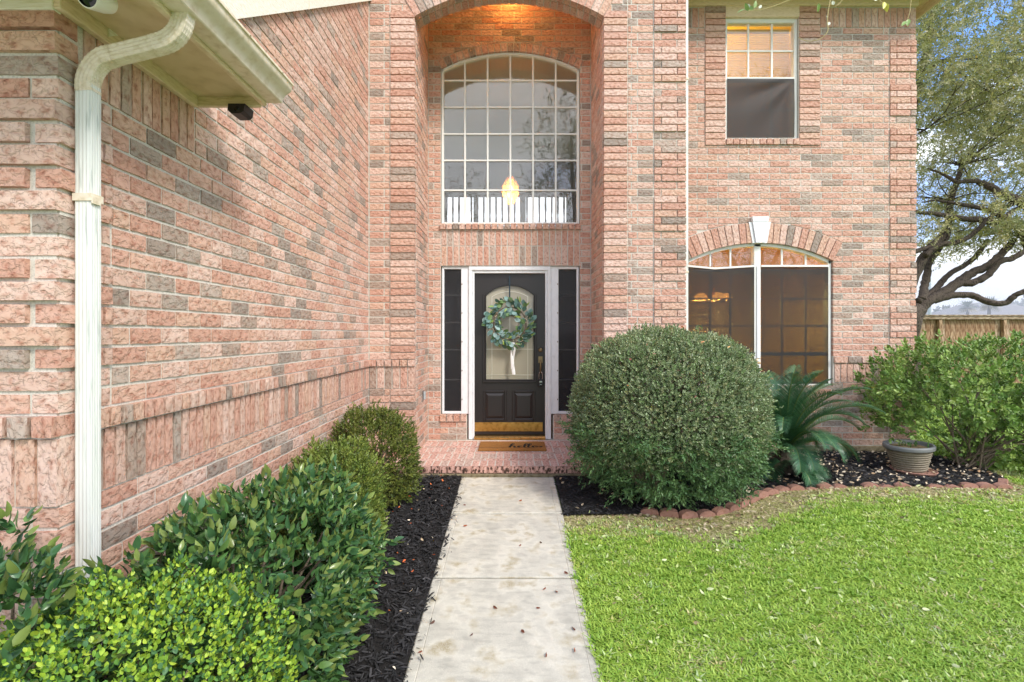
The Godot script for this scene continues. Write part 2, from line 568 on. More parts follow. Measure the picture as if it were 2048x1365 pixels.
func rect_poly(u0: float, v0: float, u1: float, v1: float) -> PackedVector2Array:
	return PackedVector2Array([Vector2(u0, v0), Vector2(u1, v0), Vector2(u1, v1), Vector2(u0, v1)])

# Running bond over a height range.
func bond(w: Dictionary, u0: float, u1: float, v0: float, rows: int, proud := 0.0, holes: Array = [], shift := 0) -> void:
	for k in rows:
		var odd := (k + shift) % 2 == 1
		course(w, u0, u1, v0 + k * COURSE, (LONG - JOINT) / 2.0 if odd else LONG, proud, holes)

func uprights(w: Dictionary, u0: float, u1: float, v0: float, h: float, proud := 0.0, bw := TALL, deep := DEEP) -> void:
	var j: float = JOINT * w.k
	var n := maxi(1, roundi((u1 - u0 + j) / (bw * w.k + j)))
	var pitch := (u1 - u0 + j) / n
	for k in n:
		add_rect(w, u0 + k * pitch, v0, pitch - j, h, proud, true, deep)

# Radial bricks from angle a0 to a1 (measured from straight up) round a centre.
func ring(w: Dictionary, c: Vector2, r0: float, r1: float, a0: float, a1: float, proud: float, deep := DEEP, pitch := 0.078) -> void:
	var n := maxi(1, roundi(absf(a1 - a0) * r0 / pitch))
	var step := (a1 - a0) / n
	var gap := JOINT / r0
	for k in n:
		var b0 := a0 + step * k + gap / 2
		var b1 := a0 + step * (k + 1) - gap / 2
		var poly := PackedVector2Array([c + Vector2(sin(b0), cos(b0)) * r0, c + Vector2(sin(b1), cos(b1)) * r0, c + Vector2(sin(b1) , cos(b1)) * r1, c + Vector2(sin(b0), cos(b0)) * r1])
		if Geometry2D.is_polygon_clockwise(poly): poly.reverse()
		add_poly(w, poly, proud, true, deep)

func arc_poly(c: Vector2, r: float, a0: float, a1: float, steps := 24) -> PackedVector2Array:
	var out := PackedVector2Array()
	for k in steps + 1:
		var a := lerpf(a0, a1, float(k) / steps)
		out.append(c + Vector2(sin(a), cos(a)) * r)
	return out

func mortar(w: Dictionary, poly: PackedVector2Array, back := -0.11, front := -0.0058) -> void:
	add_prism(w.st, poly, back, front)

# Mortar above an arc, up to a height, in strips.
func mortar_over(w: Dictionary, c: Vector2, r: float, u0: float, u1: float, top: float, back := -0.11, front := -0.0058) -> void:
	var n := 28
	for k in n:
		var a := lerpf(u0, u1, float(k) / n)
		var b := lerpf(u0, u1, float(k + 1) / n)
		var ya := c.y + sqrt(maxf(0.0, r * r - (a - c.x) * (a - c.x)))
		var yb := c.y + sqrt(maxf(0.0, r * r - (b - c.x) * (b - c.x)))
		mortar(w, PackedVector2Array([Vector2(a, ya), Vector2(b, yb), Vector2(b, top), Vector2(a, top)]), back, front)

# Lays the collected bricks: those that show largest as parts of their own, the rest joined.
func finish(w: Dictionary, most := 300, called := "brick") -> void:
	var node: MeshInstance3D = w.node
	node.mesh = done(w.st)
	node.material_override = M.mortar
	var order: Array = w.items
	for it in order:
		var p: Vector3 = w.o + w.u * it.mid.x + w.v * it.mid.y
		var eye := Vector3(0, EYE, 0) - p
		var d := -p.z
		var s := 0.0
		if d > 0.4:
			var px := 1022.0 + FOCAL * p.x / d
			var py := 668.0 - FOCAL * (p.y - EYE) / d
			if px > -20 and px < 2068 and py > -20 and py < 1385:
				s = maxf(0.0, w.n.dot(eye.normalized())) * it.area / (d * d)
		it.score = s
	order.sort_custom(func(a, b): return a.score > b.score)
	var rest := {}
	for i in order.size():
		var it: Dictionary = order[i]
		if i < most and it.score > 0.0:
			put(node, called, it.mesh, it.mat, it.pos)
		else:
			if not rest.has(it.mat):
				var st := SurfaceTool.new()
				st.begin(Mesh.PRIMITIVE_TRIANGLES)
				rest[it.mat] = st
			rest[it.mat].append_from(it.mesh, 0, Transform3D(Basis(), it.pos))
	if rest:
		var joined := ArrayMesh.new()
		for m in rest:
			rest[m].commit(joined)
			joined.surface_set_material(joined.get_surface_count() - 1, m)
		stuff(put(node, "brickwork", joined, null))

# ------------------------------------------------------------------ the house
const XG := -1.525      # garage side wall
const XL := -1.031      # recess, left reveal
const XR := 0.994       # recess, right reveal
const XP := 1.875       # right edge of the entry block
const XE := 4.877       # right corner of the wing
const DC := 1.65        # garage front
const DF := 5.25        # entry block front
const DB := 6.09        # recess back wall
const DW := 5.90        # wing front
const BAND := 0.738     # top of the courses below the soldier band
const ABOVE := 1.050    # bottom of the courses above it

func rake(d: float) -> float:
	return 3.07 + 0.72 * (d - 2.70)

func band(w: Dictionary, u0: float, u1: float) -> void:
	uprights(w, u0, u1, BAND, 0.226, 0.004)
	uprights(w, u0, u1, BAND + 0.234, 0.070, 0.022, 0.070)

# a quoin: five proud courses and two flush ones, turn about
func quoin(w: Dictionary, u0: float, u1: float, v0: float, rows: int, holes: Array = [], start := 0) -> void:
	for k in rows:
		var proud := 0.016 if (k + start) % 7 < 5 else 0.002
		var odd := k % 2 == 1
		course(w, u0, u1, v0 + k * COURSE, LONG if not odd else 0.07, proud, holes)

func build_walls() -> void:
	# garage front, facing the street
	var w := wall("garage_front_wall", p3(0, 0, DC), Vector3.RIGHT, Vector3.UP, Vector3.BACK)
	mortar(w, rect_poly(-5.0, -0.5, XG - 0.012, 2.42))
	for k in 15:
		var odd := k % 2 == 1
		var end := XG - (0.0 if odd else 0.10)
		course(w, XG - 0.10 - 7 * 0.2485 if not odd else XG - 0.2385 * 0.5 - 7 * 0.2485 - 0.12, end, BAND - 0.0762 * (15 - k) + 0.004, LONG, 0.012)
	uprights(w, XG - 2.2, XG, BAND, 0.226, 0.006)
	uprights(w, XG - 2.2, XG, BAND + 0.234, 0.070, 0.024, 0.070)
	for k in 18:
		var odd := k % 2 == 1
		var end := XG if odd or k >= 15 else XG - 0.10
		var proud := 0.014 if k % 7 > 1 else 0.0
		var n := 8
		var start := end - n * (LONG + JOINT) + JOINT - (0.0 if odd else 0.024)
		course(w, start, end, ABOVE + k * COURSE, LONG, proud)
	finish(w)

	# garage side wall along the planting bed
	w = wall("garage_side_wall", p3(XG, 0, 0), Vector3.FORWARD, Vector3.UP, Vector3.RIGHT)
	w.k = 0.716
	var top := [hole(PackedVector2Array([Vector2(1.5, 2.415), Vector2(2.36, 2.415), Vector2(2.36, rake(2.36)), Vector2(5.4, rake(5.4)), Vector2(5.4, 9.0), Vector2(1.5, 9.0)]))]
	mortar(w, PackedVector2Array([Vector2(DC + 0.012, -0.55), Vector2(DF, -0.55), Vector2(DF, rake(DF)), Vector2(2.36, rake(2.36)), Vector2(2.36, 2.42), Vector2(DC + 0.012, 2.42)]))
	for k in 15:
		var odd := k % 2 == 1
		course(w, DC + (0.10 if odd else 0.0), DF - 0.006, BAND - 0.0762 * (15 - k) + 0.004, LONG, 0.0)
	uprights(w, DC + 0.075, DF - 0.006, BAND, 0.226, 0.004)
	uprights(w, DC + 0.075, DF - 0.006, BAND + 0.234, 0.070, 0.022, 0.070)
	var corner := 1.876
	for k in 15:
		var odd := k % 2 == 1
		course(w, DC + (0.10 if odd else 0.0), corner - JOINT, ABOVE + k * COURSE, LONG, 0.010 if k % 7 > 1 else 0.0)
	bond(w, corner, DF - 0.006, ABOVE, 15)
	uprights(w, DC + 0.10, 2.355, ABOVE + 15 * COURSE, 0.215, 0.002)
	bond(w, 2.37, DF - 0.006, ABOVE + 15 * COURSE, 36, 0.0, top, 1)
	finish(w)

	# entry block front: two piers and the arch between them
	w = wall("entry_front_wall", p3(0, 0, DF), Vector3.RIGHT, Vector3.UP, Vector3.BACK)
	var spring := 4.72
	var xc := (XL + XR) / 2.0
	var half := (XR - XL) / 2.0
	var rise := 0.278
	var rad := (half * half + rise * rise) / (2.0 * rise)
	var c := Vector2(xc, spring + rise - rad)
	var sweep := asin(half / rad)
	mortar(w, rect_poly(XG - 0.05, -0.3, XL - 0.012, 6.3), -0.22)
	mortar(w, rect_poly(XR + 0.012, -0.3, XP - 0.012, 6.3), -0.22)
	mortar_over(w, c, rad + 0.012, XL - 0.012, XR + 0.012, 6.3, -0.215)
	var outer := arc_poly(c, rad + LONG + 0.012, -sweep, sweep)
	var cut := PackedVector2Array([Vector2(XL - 0.02, 4.0)])
	cut.append_array(PackedVector2Array([Vector2(XL, spring)]))
	cut.append_array(outer)
	cut.append(Vector2(XR, spring))
	cut.append(Vector2(XR + 0.02, 4.0))
	cut = PackedVector2Array([Vector2(XL, 3.5), Vector2(XR, 3.5), Vector2(XR, spring)])
	var back_arc := outer.duplicate()
	back_arc.reverse()
	cut.append_array(back_arc)
	cut.append(Vector2(XL, spring))
	var arch := [hole(cut)]
	# below the band (mostly behind the shrubs)
	for k in 10:
		var v := BAND - COURSE * (10 - k) + 0.004
		course(w, XG + 0.01, -1.30, v, LONG if k % 2 == 0 else 0.15, 0.01)
		course(w, -1.29, XL, v, LONG + 0.03, 0.012)
		course(w, XR, 1.246, v, LONG + 0.03, 0.012)
		course(w, 1.256, XP, v, LONG if k % 2 == 0 else 0.11, 0.0)
	band(w, XG + 0.01, XL)
	band(w, XR, XP)
	var n_rows := 62
	for k in n_rows:
		var v := ABOVE + k * COURSE
		course(w, XG + 0.01, -1.302, v, LONG if k % 2 == 0 else 0.15, 0.0, arch)
		if v < spring + 0.02:
			course(w, -1.290, XL, v, LONG + 0.03, 0.014, arch)
			course(w, XR, 1.246, v, LONG + 0.03, 0.014, arch)
		else:
			course(w, -1.290, 1.246, v, LONG if k % 2 == 0 else 0.12, 0.0, arch)
		course(w, 1.257, 1.524, v, 0.03 if k % 2 == 0 else 0.095, 0.0)
	quoin(w, 1.535, XP, ABOVE, n_rows, [], 3)
	ring(w, c, rad, rad + LONG, -sweep, sweep, 0.010, 0.085)
	ring(w, c, rad + 0.003, rad + 0.15, -sweep * 0.999, sweep * 0.999, -0.094, 0.125, 0.0762)
	finish(w)

	# reveals of the recess
	w = wall("recess_side_wall", p3(XL, 0, 0), Vector3.FORWARD, Vector3.UP, Vector3.RIGHT)
	w.k = 0.716
	mortar(w, rect_poly(DF + 0.09, -0.1, DB, 5.6))
	bond(w, DF + 0.105, DB - 0.006, BAND - 10 * COURSE + 0.028, 73)
	finish(w)
	w = wall("recess_side_wall", p3(XR, 0, 0), Vector3.BACK, Vector3.UP, Vector3.LEFT)
	w.k = 0.716
	mortar(w, rect_poly(-DB, -0.1, -DF - 0.09, 5.6))
	bond(w, -DB + 0.006, -DF - 0.105, BAND - 10 * COURSE + 0.028, 73, 0.0, [], 1)
	finish(w)

	# back wall of the recess with the tall window and the door
	w = wall("recess_back_wall", p3(0, 0, DB), Vector3.RIGHT, Vector3.UP, Vector3.BACK)
	var wl := -0.868
	var wr := 0.852
	var wc := (wl + wr) / 2.0
	var wh := (wr - wl) / 2.0
	var ws := 4.62
	var wrise := 0.212
	var wrad := (wh * wh + wrise * wrise) / (2.0 * wrise)
	var wcen := Vector2(wc, ws + wrise - wrad)
	var wsweep := asin(wh / wrad)
	mortar(w, rect_poly(XL - 0.1, -0.1, wl - 0.006, 5.7))
	mortar(w, rect_poly(wr + 0.006, -0.1, XR + 0.1, 5.7))
	mortar(w, rect_poly(wl - 0.006, 2.165, wr + 0.006, 2.66))
	mortar_over(w, wcen, wrad + 0.006, wl - 0.006, wr + 0.006, 5.7)
	var cut2 := PackedVector2Array([Vector2(wl - 0.006, -0.2), Vector2(wr + 0.006, -0.2), Vector2(wr + 0.006, ws)])
	var arc2 := arc_poly(wcen, wrad + 0.112, -wsweep, wsweep)
	arc2.reverse()
	cut2.append_array(arc2)
	cut2.append(Vector2(wl - 0.006, ws))
	for k in 74:
		var v := 0.004 + k * COURSE
		course(w, XL + 0.006, XR - 0.006, v, 0.15 if k % 2 == 0 else 0.06, 0.0, [hole(cut2)])
	ring(w, wcen, wrad, wrad + 0.10, -wsweep, wsweep, 0.006, 0.11)
	uprights(w, wl + 0.003, wr - 0.003, 2.170, 0.238, 0.0)
	uprights(w, wl + 0.003, wr - 0.003, 2.418, 0.188, 0.0)
	uprights(w, wl - 0.012, wr + 0.012, 2.616, 0.070, 0.030, 0.068)
	# brick under the sidelights
	for s in [[-0.892, -0.548], [0.524, 0.868]]:
		mortar(w, rect_poly(s[0], -0.1, s[1], 0.30))
		for k in 3:
			course(w, s[0] + 0.012, s[1] - 0.006, 0.004 + k * COURSE, 0.2 if k % 2 == 0 else 0.1)
		uprights(w, s[0] + 0.01, s[1] - 0.005, 0.004 + 3 * COURSE, 0.083, 0.02)
	finish(w)

	# the wing
	w = wall("wing_front_wall", p3(0, 0, DW), Vector3.RIGHT, Vector3.UP, Vector3.BACK)
	var ul := 2.589
	var ur := 3.468
	var al := 2.105
	var ar := 3.880
	var ac := (al + ar) / 2.0
	var ah := (ar - al) / 2.0
	var asp := 2.199
	var arise := 0.217
	var arad := (ah * ah + arise * arise) / (2.0 * arise)
	var acen := Vector2(ac, asp + arise - arad)
	var asweep := asin(ah / arad)
	mortar(w, rect_poly(XP - 0.1, -0.03, al - 0.006, 5.27))
	mortar(w, rect_poly(ar + 0.006, -0.03, XE - 0.012, 5.27))
	mortar(w, rect_poly(al - 0.006, -0.03, ar + 0.006, 0.690))
	mortar_over(w, acen, arad + 0.006, al - 0.006, ar + 0.006, 3.60)
	mortar(w, rect_poly(al - 0.006, 3.60, ul - 0.006, 5.27))
	mortar(w, rect_poly(ur + 0.006, 3.60, ar + 0.006, 5.27))
	mortar(w, rect_poly(ul - 0.006, 3.60, ur + 0.006, 3.668))
	var cut3 := PackedVector2Array([Vector2(al - 0.004, 0.692), Vector2(ar + 0.004, 0.692), Vector2(ar + 0.004, asp)])
	var arc3 := arc_poly(acen, arad + LONG + 0.014, -asweep, asweep)
	arc3.reverse()
	cut3.append_array(arc3)
	cut3.append(Vector2(al - 0.004, asp))
	var low := [hole(cut3)]
	var hi := [hole(rect_poly(2.335, 3.585, 3.722, 6.0))]
	var qx := 4.563
	for k in 10:
		course(w, XP, qx - JOINT, BAND - COURSE * (10 - k) + 0.004, LONG if k % 2 == 0 else 0.115, 0.0, low)
	quoin(w, qx, XE, BAND - COURSE * 10 + 0.004, 10, [], 2)
	uprights(w, XP, al - 0.01, BAND, 0.226, 0.004)
	uprights(w, ar + 0.02, XE, BAND, 0.226, 0.004)
	uprights(w, XP, al - 0.01, BAND + 0.234, 0.070, 0.022, 0.160)
	uprights(w, ar + 0.01, XE, BAND + 0.234, 0.070, 0.022, 0.160)
	var last := 52
	for k in last:
		course(w, XP, qx - JOINT, ABOVE + k * COURSE, LONG if k % 2 == 0 else 0.115, 0.0, low + hi)
	quoin(w, qx, XE, ABOVE, last, [], 4)
	ring(w, acen, arad, arad + LONG, -asweep, asweep, 0.010, 0.10, 0.077)
	# surround of the upper window, stacked
	for k in 22:
		var v := 3.592 + k * COURSE
		add_rect(w, 2.340, v, 0.243, TALL, 0.014)
		add_rect(w, 3.474, v, 0.243, TALL, 0.014)
	uprights(w, 2.592, 3.465, 3.596, 0.068, 0.026, 0.066)
	# soldiers under the eave
	var sv := ABOVE + last * COURSE
	uprights(w, XP, 2.330, sv, 0.232, 0.004)
	uprights(w, 3.728, XE, sv, 0.232, 0.004)
	finish(w)

	# walls that turn away from the street
	w = wall("wing_side_wall", p3(XE, 0, 0), Vector3.FORWARD, Vector3.UP, Vector3.RIGHT)
	mortar(w, rect_poly(DW + 0.012, -0.3, 12.4, 5.4))
	bond(w, DW + 0.10, 12.3, BAND - COURSE * 10 + 0.004, 70)
	finish(w)
	w = wall("entry_side_wall", p3(XP, 0, 0), Vector3.FORWARD, Vector3.UP, Vector3.RIGHT)
	mortar(w, rect_poly(DF + 0.012, -0.3, DW + 0.05, 6.3))
	bond(w, DF + 0.10, DW - 0.02, BAND - COURSE * 10 + 0.004, 80)
	finish(w)

	# porch
	w = wall("porch_floor", p3(0, 0, 0), Vector3.RIGHT, Vector3.FORWARD, Vector3.UP)
	w.mats = M.pavers
	w.ups = M.pavers
	mortar(w, rect_poly(-1.50, 4.915, 1.42, 6.20), -0.075, -0.004)
	var d := 4.90
	var k := 0
	while d < 6.06:
		var l := 0.200 if k % 2 == 0 else 0.068
		if d + l > 6.085: l = 6.085 - d
		if k % 2 == 0:
			uprights(w, -1.51, 1.43, d, l, 0.0, 0.0685, 0.07)
		else:
			course(w, -1.51, 1.43, d, LONG if k % 4 == 1 else 0.1, 0.0, [], l)
		d += l + JOINT
		k += 1
	finish(w)
	var edge := wall("porch_edge", p3(0, 0, 4.895), Vector3.RIGHT, Vector3.UP, Vector3.BACK)
	edge.mats = [M.stained]
	edge.ups = [M.stained]
	mortar(edge, rect_poly(-1.50, -0.078, 1.42, -0.006), -0.02, -0.006)
	uprights(edge, -1.51, 1.43, -0.072, 0.066, 0.008, 0.0685, 0.012)
	finish(edge)
	edge.node.material_override = M.stained
	cbox(house, "porch_base", p3(-1.53, -0.34, 6.2), p3(1.44, -0.078, 4.885), M.foundation, 0.01)
	cbox(house, "foundation", p3(XP, -0.34, 8.0), p3(XE + 0.0, -0.030, DW - 0.02), M.foundation, 0.01)
	cbox(house, "foundation", p3(XP - 0.5, -0.34, DF + 0.5), p3(XP + 0.01, -0.032, DF - 0.02), M.foundation, 0.01)

# ------------------------------------------------------------------ windows, door, trim
func group_node(called: String) -> Node3D:
	var o := Node3D.new()
	o.name = called
	house.add_child(o, true)
	return o

func pane(parent: Node, x0: float, y0: float, x1: float, y1: float, d: float, m: Material, called := "pane") -> MeshInstance3D:
	var st := new_st()
	# glazing is a sealed unit: two sheets, each with two faces
	for e in ([0.0, 0.003, 0.010, 0.013] if m == M.glass else [0.0]):
		quad(st, Vector3(x0, y0, -d - e), Vector3(x1, y0, -d - e), Vector3(x1, y1, -d - e), Vector3(x0, y1, -d - e), Vector3.BACK)
	return put(parent, called, done(st), m)

func poly_pane(parent: Node, poly: PackedVector2Array, d: float, m: Material, called := "pane") -> MeshInstance3D:
	var st := new_st()
	if Geometry2D.is_polygon_clockwise(poly): poly.reverse()
	var t := Geometry2D.triangulate_polygon(poly)
	for n in (t.size() / 3) * (4 if m == M.glass else 1):
		var i := (n * 3) % t.size()
		var q: Array = []
		for j in 3: q.append(Vector3(poly[t[i + j]].x, poly[t[i + j]].y, -d - [0.0, 0.003, 0.010, 0.013][n * 3 / t.size()]))
		if (q[0] - q[2]).cross(q[0] - q[1]).z < 0: tri(st, q[0], q[2], q[1])
		else: tri(st, q[0], q[1], q[2])
	return put(parent, called, done(st), m)

# A bar that follows an arc in the plane at distance d.
func arc_bar(parent: Node, called: String, c: Vector2, r0: float, r1: float, a0: float, a1: float, d0: float, d1: float, m: Material, steps := 28) -> void:
	var st := new_st()
	for k in steps:
		var a := lerpf(a0, a1, float(k) / steps)
		var b := lerpf(a0, a1, float(k + 1) / steps)
		var va := Vector2(sin(a), cos(a))
		var vb := Vector2(sin(b), cos(b))
		var p := [c + va * r0, c + vb * r0, c + vb * r1, c + va * r1]
		var f: Array = []
		var g: Array = []
		for q in p:
			f.append(Vector3(q.x, q.y, -d0))
			g.append(Vector3(q.x, q.y, -d1))
		quad(st, f[0], f[1], f[2], f[3], Vector3.BACK)
		quad(st, g[0], g[1], g[2], g[3], Vector3.FORWARD)
		quad(st, f[0], f[1], g[1], g[0], Vector3(-va.x, -va.y, 0))
		quad(st, f[3], f[2], g[2], g[3], Vector3(va.x, va.y, 0))
	put(parent, called, done(st), m)

func hall_window() -> void:
	var o := group_node("entry_window")
	o.set_meta("label", "tall arched window of many small panes over the door")
	var l := -0.862
	var r := 0.846
	var xs: Array = []
	for k in 7: xs.append(lerpf(l, r, k / 6.0))
	var ys := [2.690, 3.118, 3.492, 3.824, 4.160, 4.495]
	var d := DB + 0.055
	var wc := -0.008
	var wh := 0.860
	var rad := (wh * wh + 0.212 * 0.212) / (2.0 * 0.212)
	var c := Vector2(wc, 4.62 + 0.212 - rad)
	var sweep := asin(wh / rad)
	var glass: Material = M.glass
	for j in 5:
		for i in 6:
			pane(o, xs[i], ys[j], xs[i + 1], ys[j + 1], d, glass)
	for i in 6:
		var poly := PackedVector2Array([Vector2(xs[i], ys[5]), Vector2(xs[i + 1], ys[5])])
		for k in 7:
			var x: float = lerpf(xs[i + 1], xs[i], k / 6.0)
			poly.append(Vector2(x, c.y + sqrt(rad * rad - (x - c.x) * (x - c.x)) - 0.004))
		poly_pane(o, poly, d, glass)
	for i in range(1, 6):
		var x: float = xs[i]
		var t := c.y + sqrt(rad * rad - (x - c.x) * (x - c.x)) - 0.012
		cbox(o, "muntin", p3(x - 0.011, 2.69, d + 0.011), p3(x + 0.011, t, d - 0.012), M.window_white)
	for j in range(1, 6):
		cbox(o, "muntin", p3(l, ys[j] - 0.010, d + 0.0095), p3(r, ys[j] + 0.010, d - 0.0105), M.window_white)
	cbox(o, "frame", p3(l - 0.006, 2.684, d + 0.02), p3(l + 0.022, 4.63, d - 0.03), M.window_white)
	cbox(o, "frame", p3(r - 0.022, 2.684, d + 0.02), p3(r + 0.006, 4.63, d - 0.03), M.window_white)
	cbox(o, "frame", p3(l + 0.022, 2.684, d + 0.02), p3(r - 0.022, 2.712, d - 0.03), M.window_white)
	arc_bar(o, "frame", c, rad - 0.028, rad - 0.001, -sweep, sweep, d - 0.03, d + 0.02, M.window_white)

func blinds(parent: Node, x0: float, x1: float, y0: float, y1: float, d: float, pitch: float, tilt: float) -> void:
	var st := new_st()
	var y := y0
	while y < y1:
		var a := Vector3(0, -sin(tilt), cos(tilt)) * 0.0125
		var lo := Vector3(x0, y, -d)
		var hi2 := Vector3(x1, y, -d)
		quad(st, lo + a, hi2 + a, hi2 - a, lo - a, Vector3.UP)
		y += pitch
	for k in 3:
		var x := lerpf(x0, x1, 0.12 + 0.38 * k)
		quad(st, Vector3(x, y0, -d + 0.014), Vector3(x + 0.003, y0, -d + 0.014), Vector3(x + 0.003, y1, -d + 0.014), Vector3(x, y1, -d + 0.014), Vector3.BACK)
	stuff(put(parent, "blind", done(st), M.blind))
	cbox(parent, "blind_rail", p3(x0, y1 - 0.01, d + 0.02), p3(x1, y1 + 0.03, d - 0.02), M.blind)

func upper_window() -> void:
	var o := group_node("upper_window")
	o.set_meta("label", "upper sash window with lit blind above and dark sagging screen below")
	var l := 2.595
	var r := 3.462
	var b := 3.672
	var t := 5.118
	var mid := 4.405
	var d := DW + 0.06
	cbox(o, "header_panel", p3(2.585, 5.135, DW + 0.05), p3(3.472, 5.30, DW - 0.012), M.cream)
	cbox(o, "frame", p3(l - 0.004, b, d + 0.05), p3(l + 0.024, 5.14, d - 0.03), M.window_white)
	cbox(o, "frame", p3(r - 0.030, b, d + 0.05), p3(r + 0.004, 5.14, d - 0.03), M.window_white)
	cbox(o, "frame", p3(l + 0.024, b, d + 0.05), p3(r - 0.030, b + 0.026, d - 0.03), M.window_white)
	cbox(o, "frame", p3(l + 0.024, t - 0.03, d + 0.05), p3(r - 0.030, 5.14, d - 0.03), M.window_white)
	cbox(o, "meeting_rail", p3(l + 0.024, mid - 0.018, d + 0.03), p3(r - 0.030, mid + 0.020, d - 0.034), M.window_white)
	var xs := [l + 0.024, lerpf(l, r, 0.335), lerpf(l, r, 0.665), r - 0.03]
	for half in 2:
		var y0 := b + 0.026 if half == 0 else mid + 0.02
		var y1 := mid - 0.018 if half == 0 else t - 0.03
		var dd := d + (0.018 if half == 0 else 0.0)
		var yy := [y0, (y0 + y1) / 2.0, y1]
		for j in 2:
			for i in 3:
				pane(o, xs[i], yy[j], xs[i + 1], yy[j + 1], dd, M.glass)
		for i in [1, 2]:
			cbox(o, "muntin", p3(xs[i] - 0.011, y0, dd + 0.008), p3(xs[i] + 0.011, y1, dd - 0.010), M.window_white)
		cbox(o, "muntin", p3(xs[0], yy[1] - 0.010, dd + 0.007), p3(xs[3], yy[1] + 0.010, dd - 0.009), M.window_white)
	# the loose screen over the lower half, pulled into folds towards its upper corner
	var st := new_st()
	st.set_smooth_group(1)
	var n := 26
	var g: Array = []
	for j in n + 1:
		var row: Array = []
		for i in n + 1:
			var u := float(i) / n
			var v := float(j) / n
			var x := lerpf(l + 0.018, r - 0.034, u)
			var y := lerpf(b + 0.02, mid + 0.002, v)
			var corner := Vector2(1.0 - u, 1.0 - v)
			var ang := atan2(corner.y, corner.x + 0.0001)
			var dist := corner.length()
			var fold := sin(ang * 9.0 + 0.6) * 0.010 * smoothstep(0.0, 0.5, dist) * smoothstep(1.35, 0.4, dist)
			row.append(Vector3(x, y, -(d - 0.036) + fold))
		g.append(row)
	for j in n:
		for i in n:
			quad(st, g[j][i], g[j][i + 1], g[j + 1][i + 1], g[j + 1][i], Vector3.BACK)
	put(o, "screen", done(st), M.screen)
	blinds(o, l + 0.03, r - 0.04, 3.70, 5.03, d + 0.075, 0.022, 0.95)

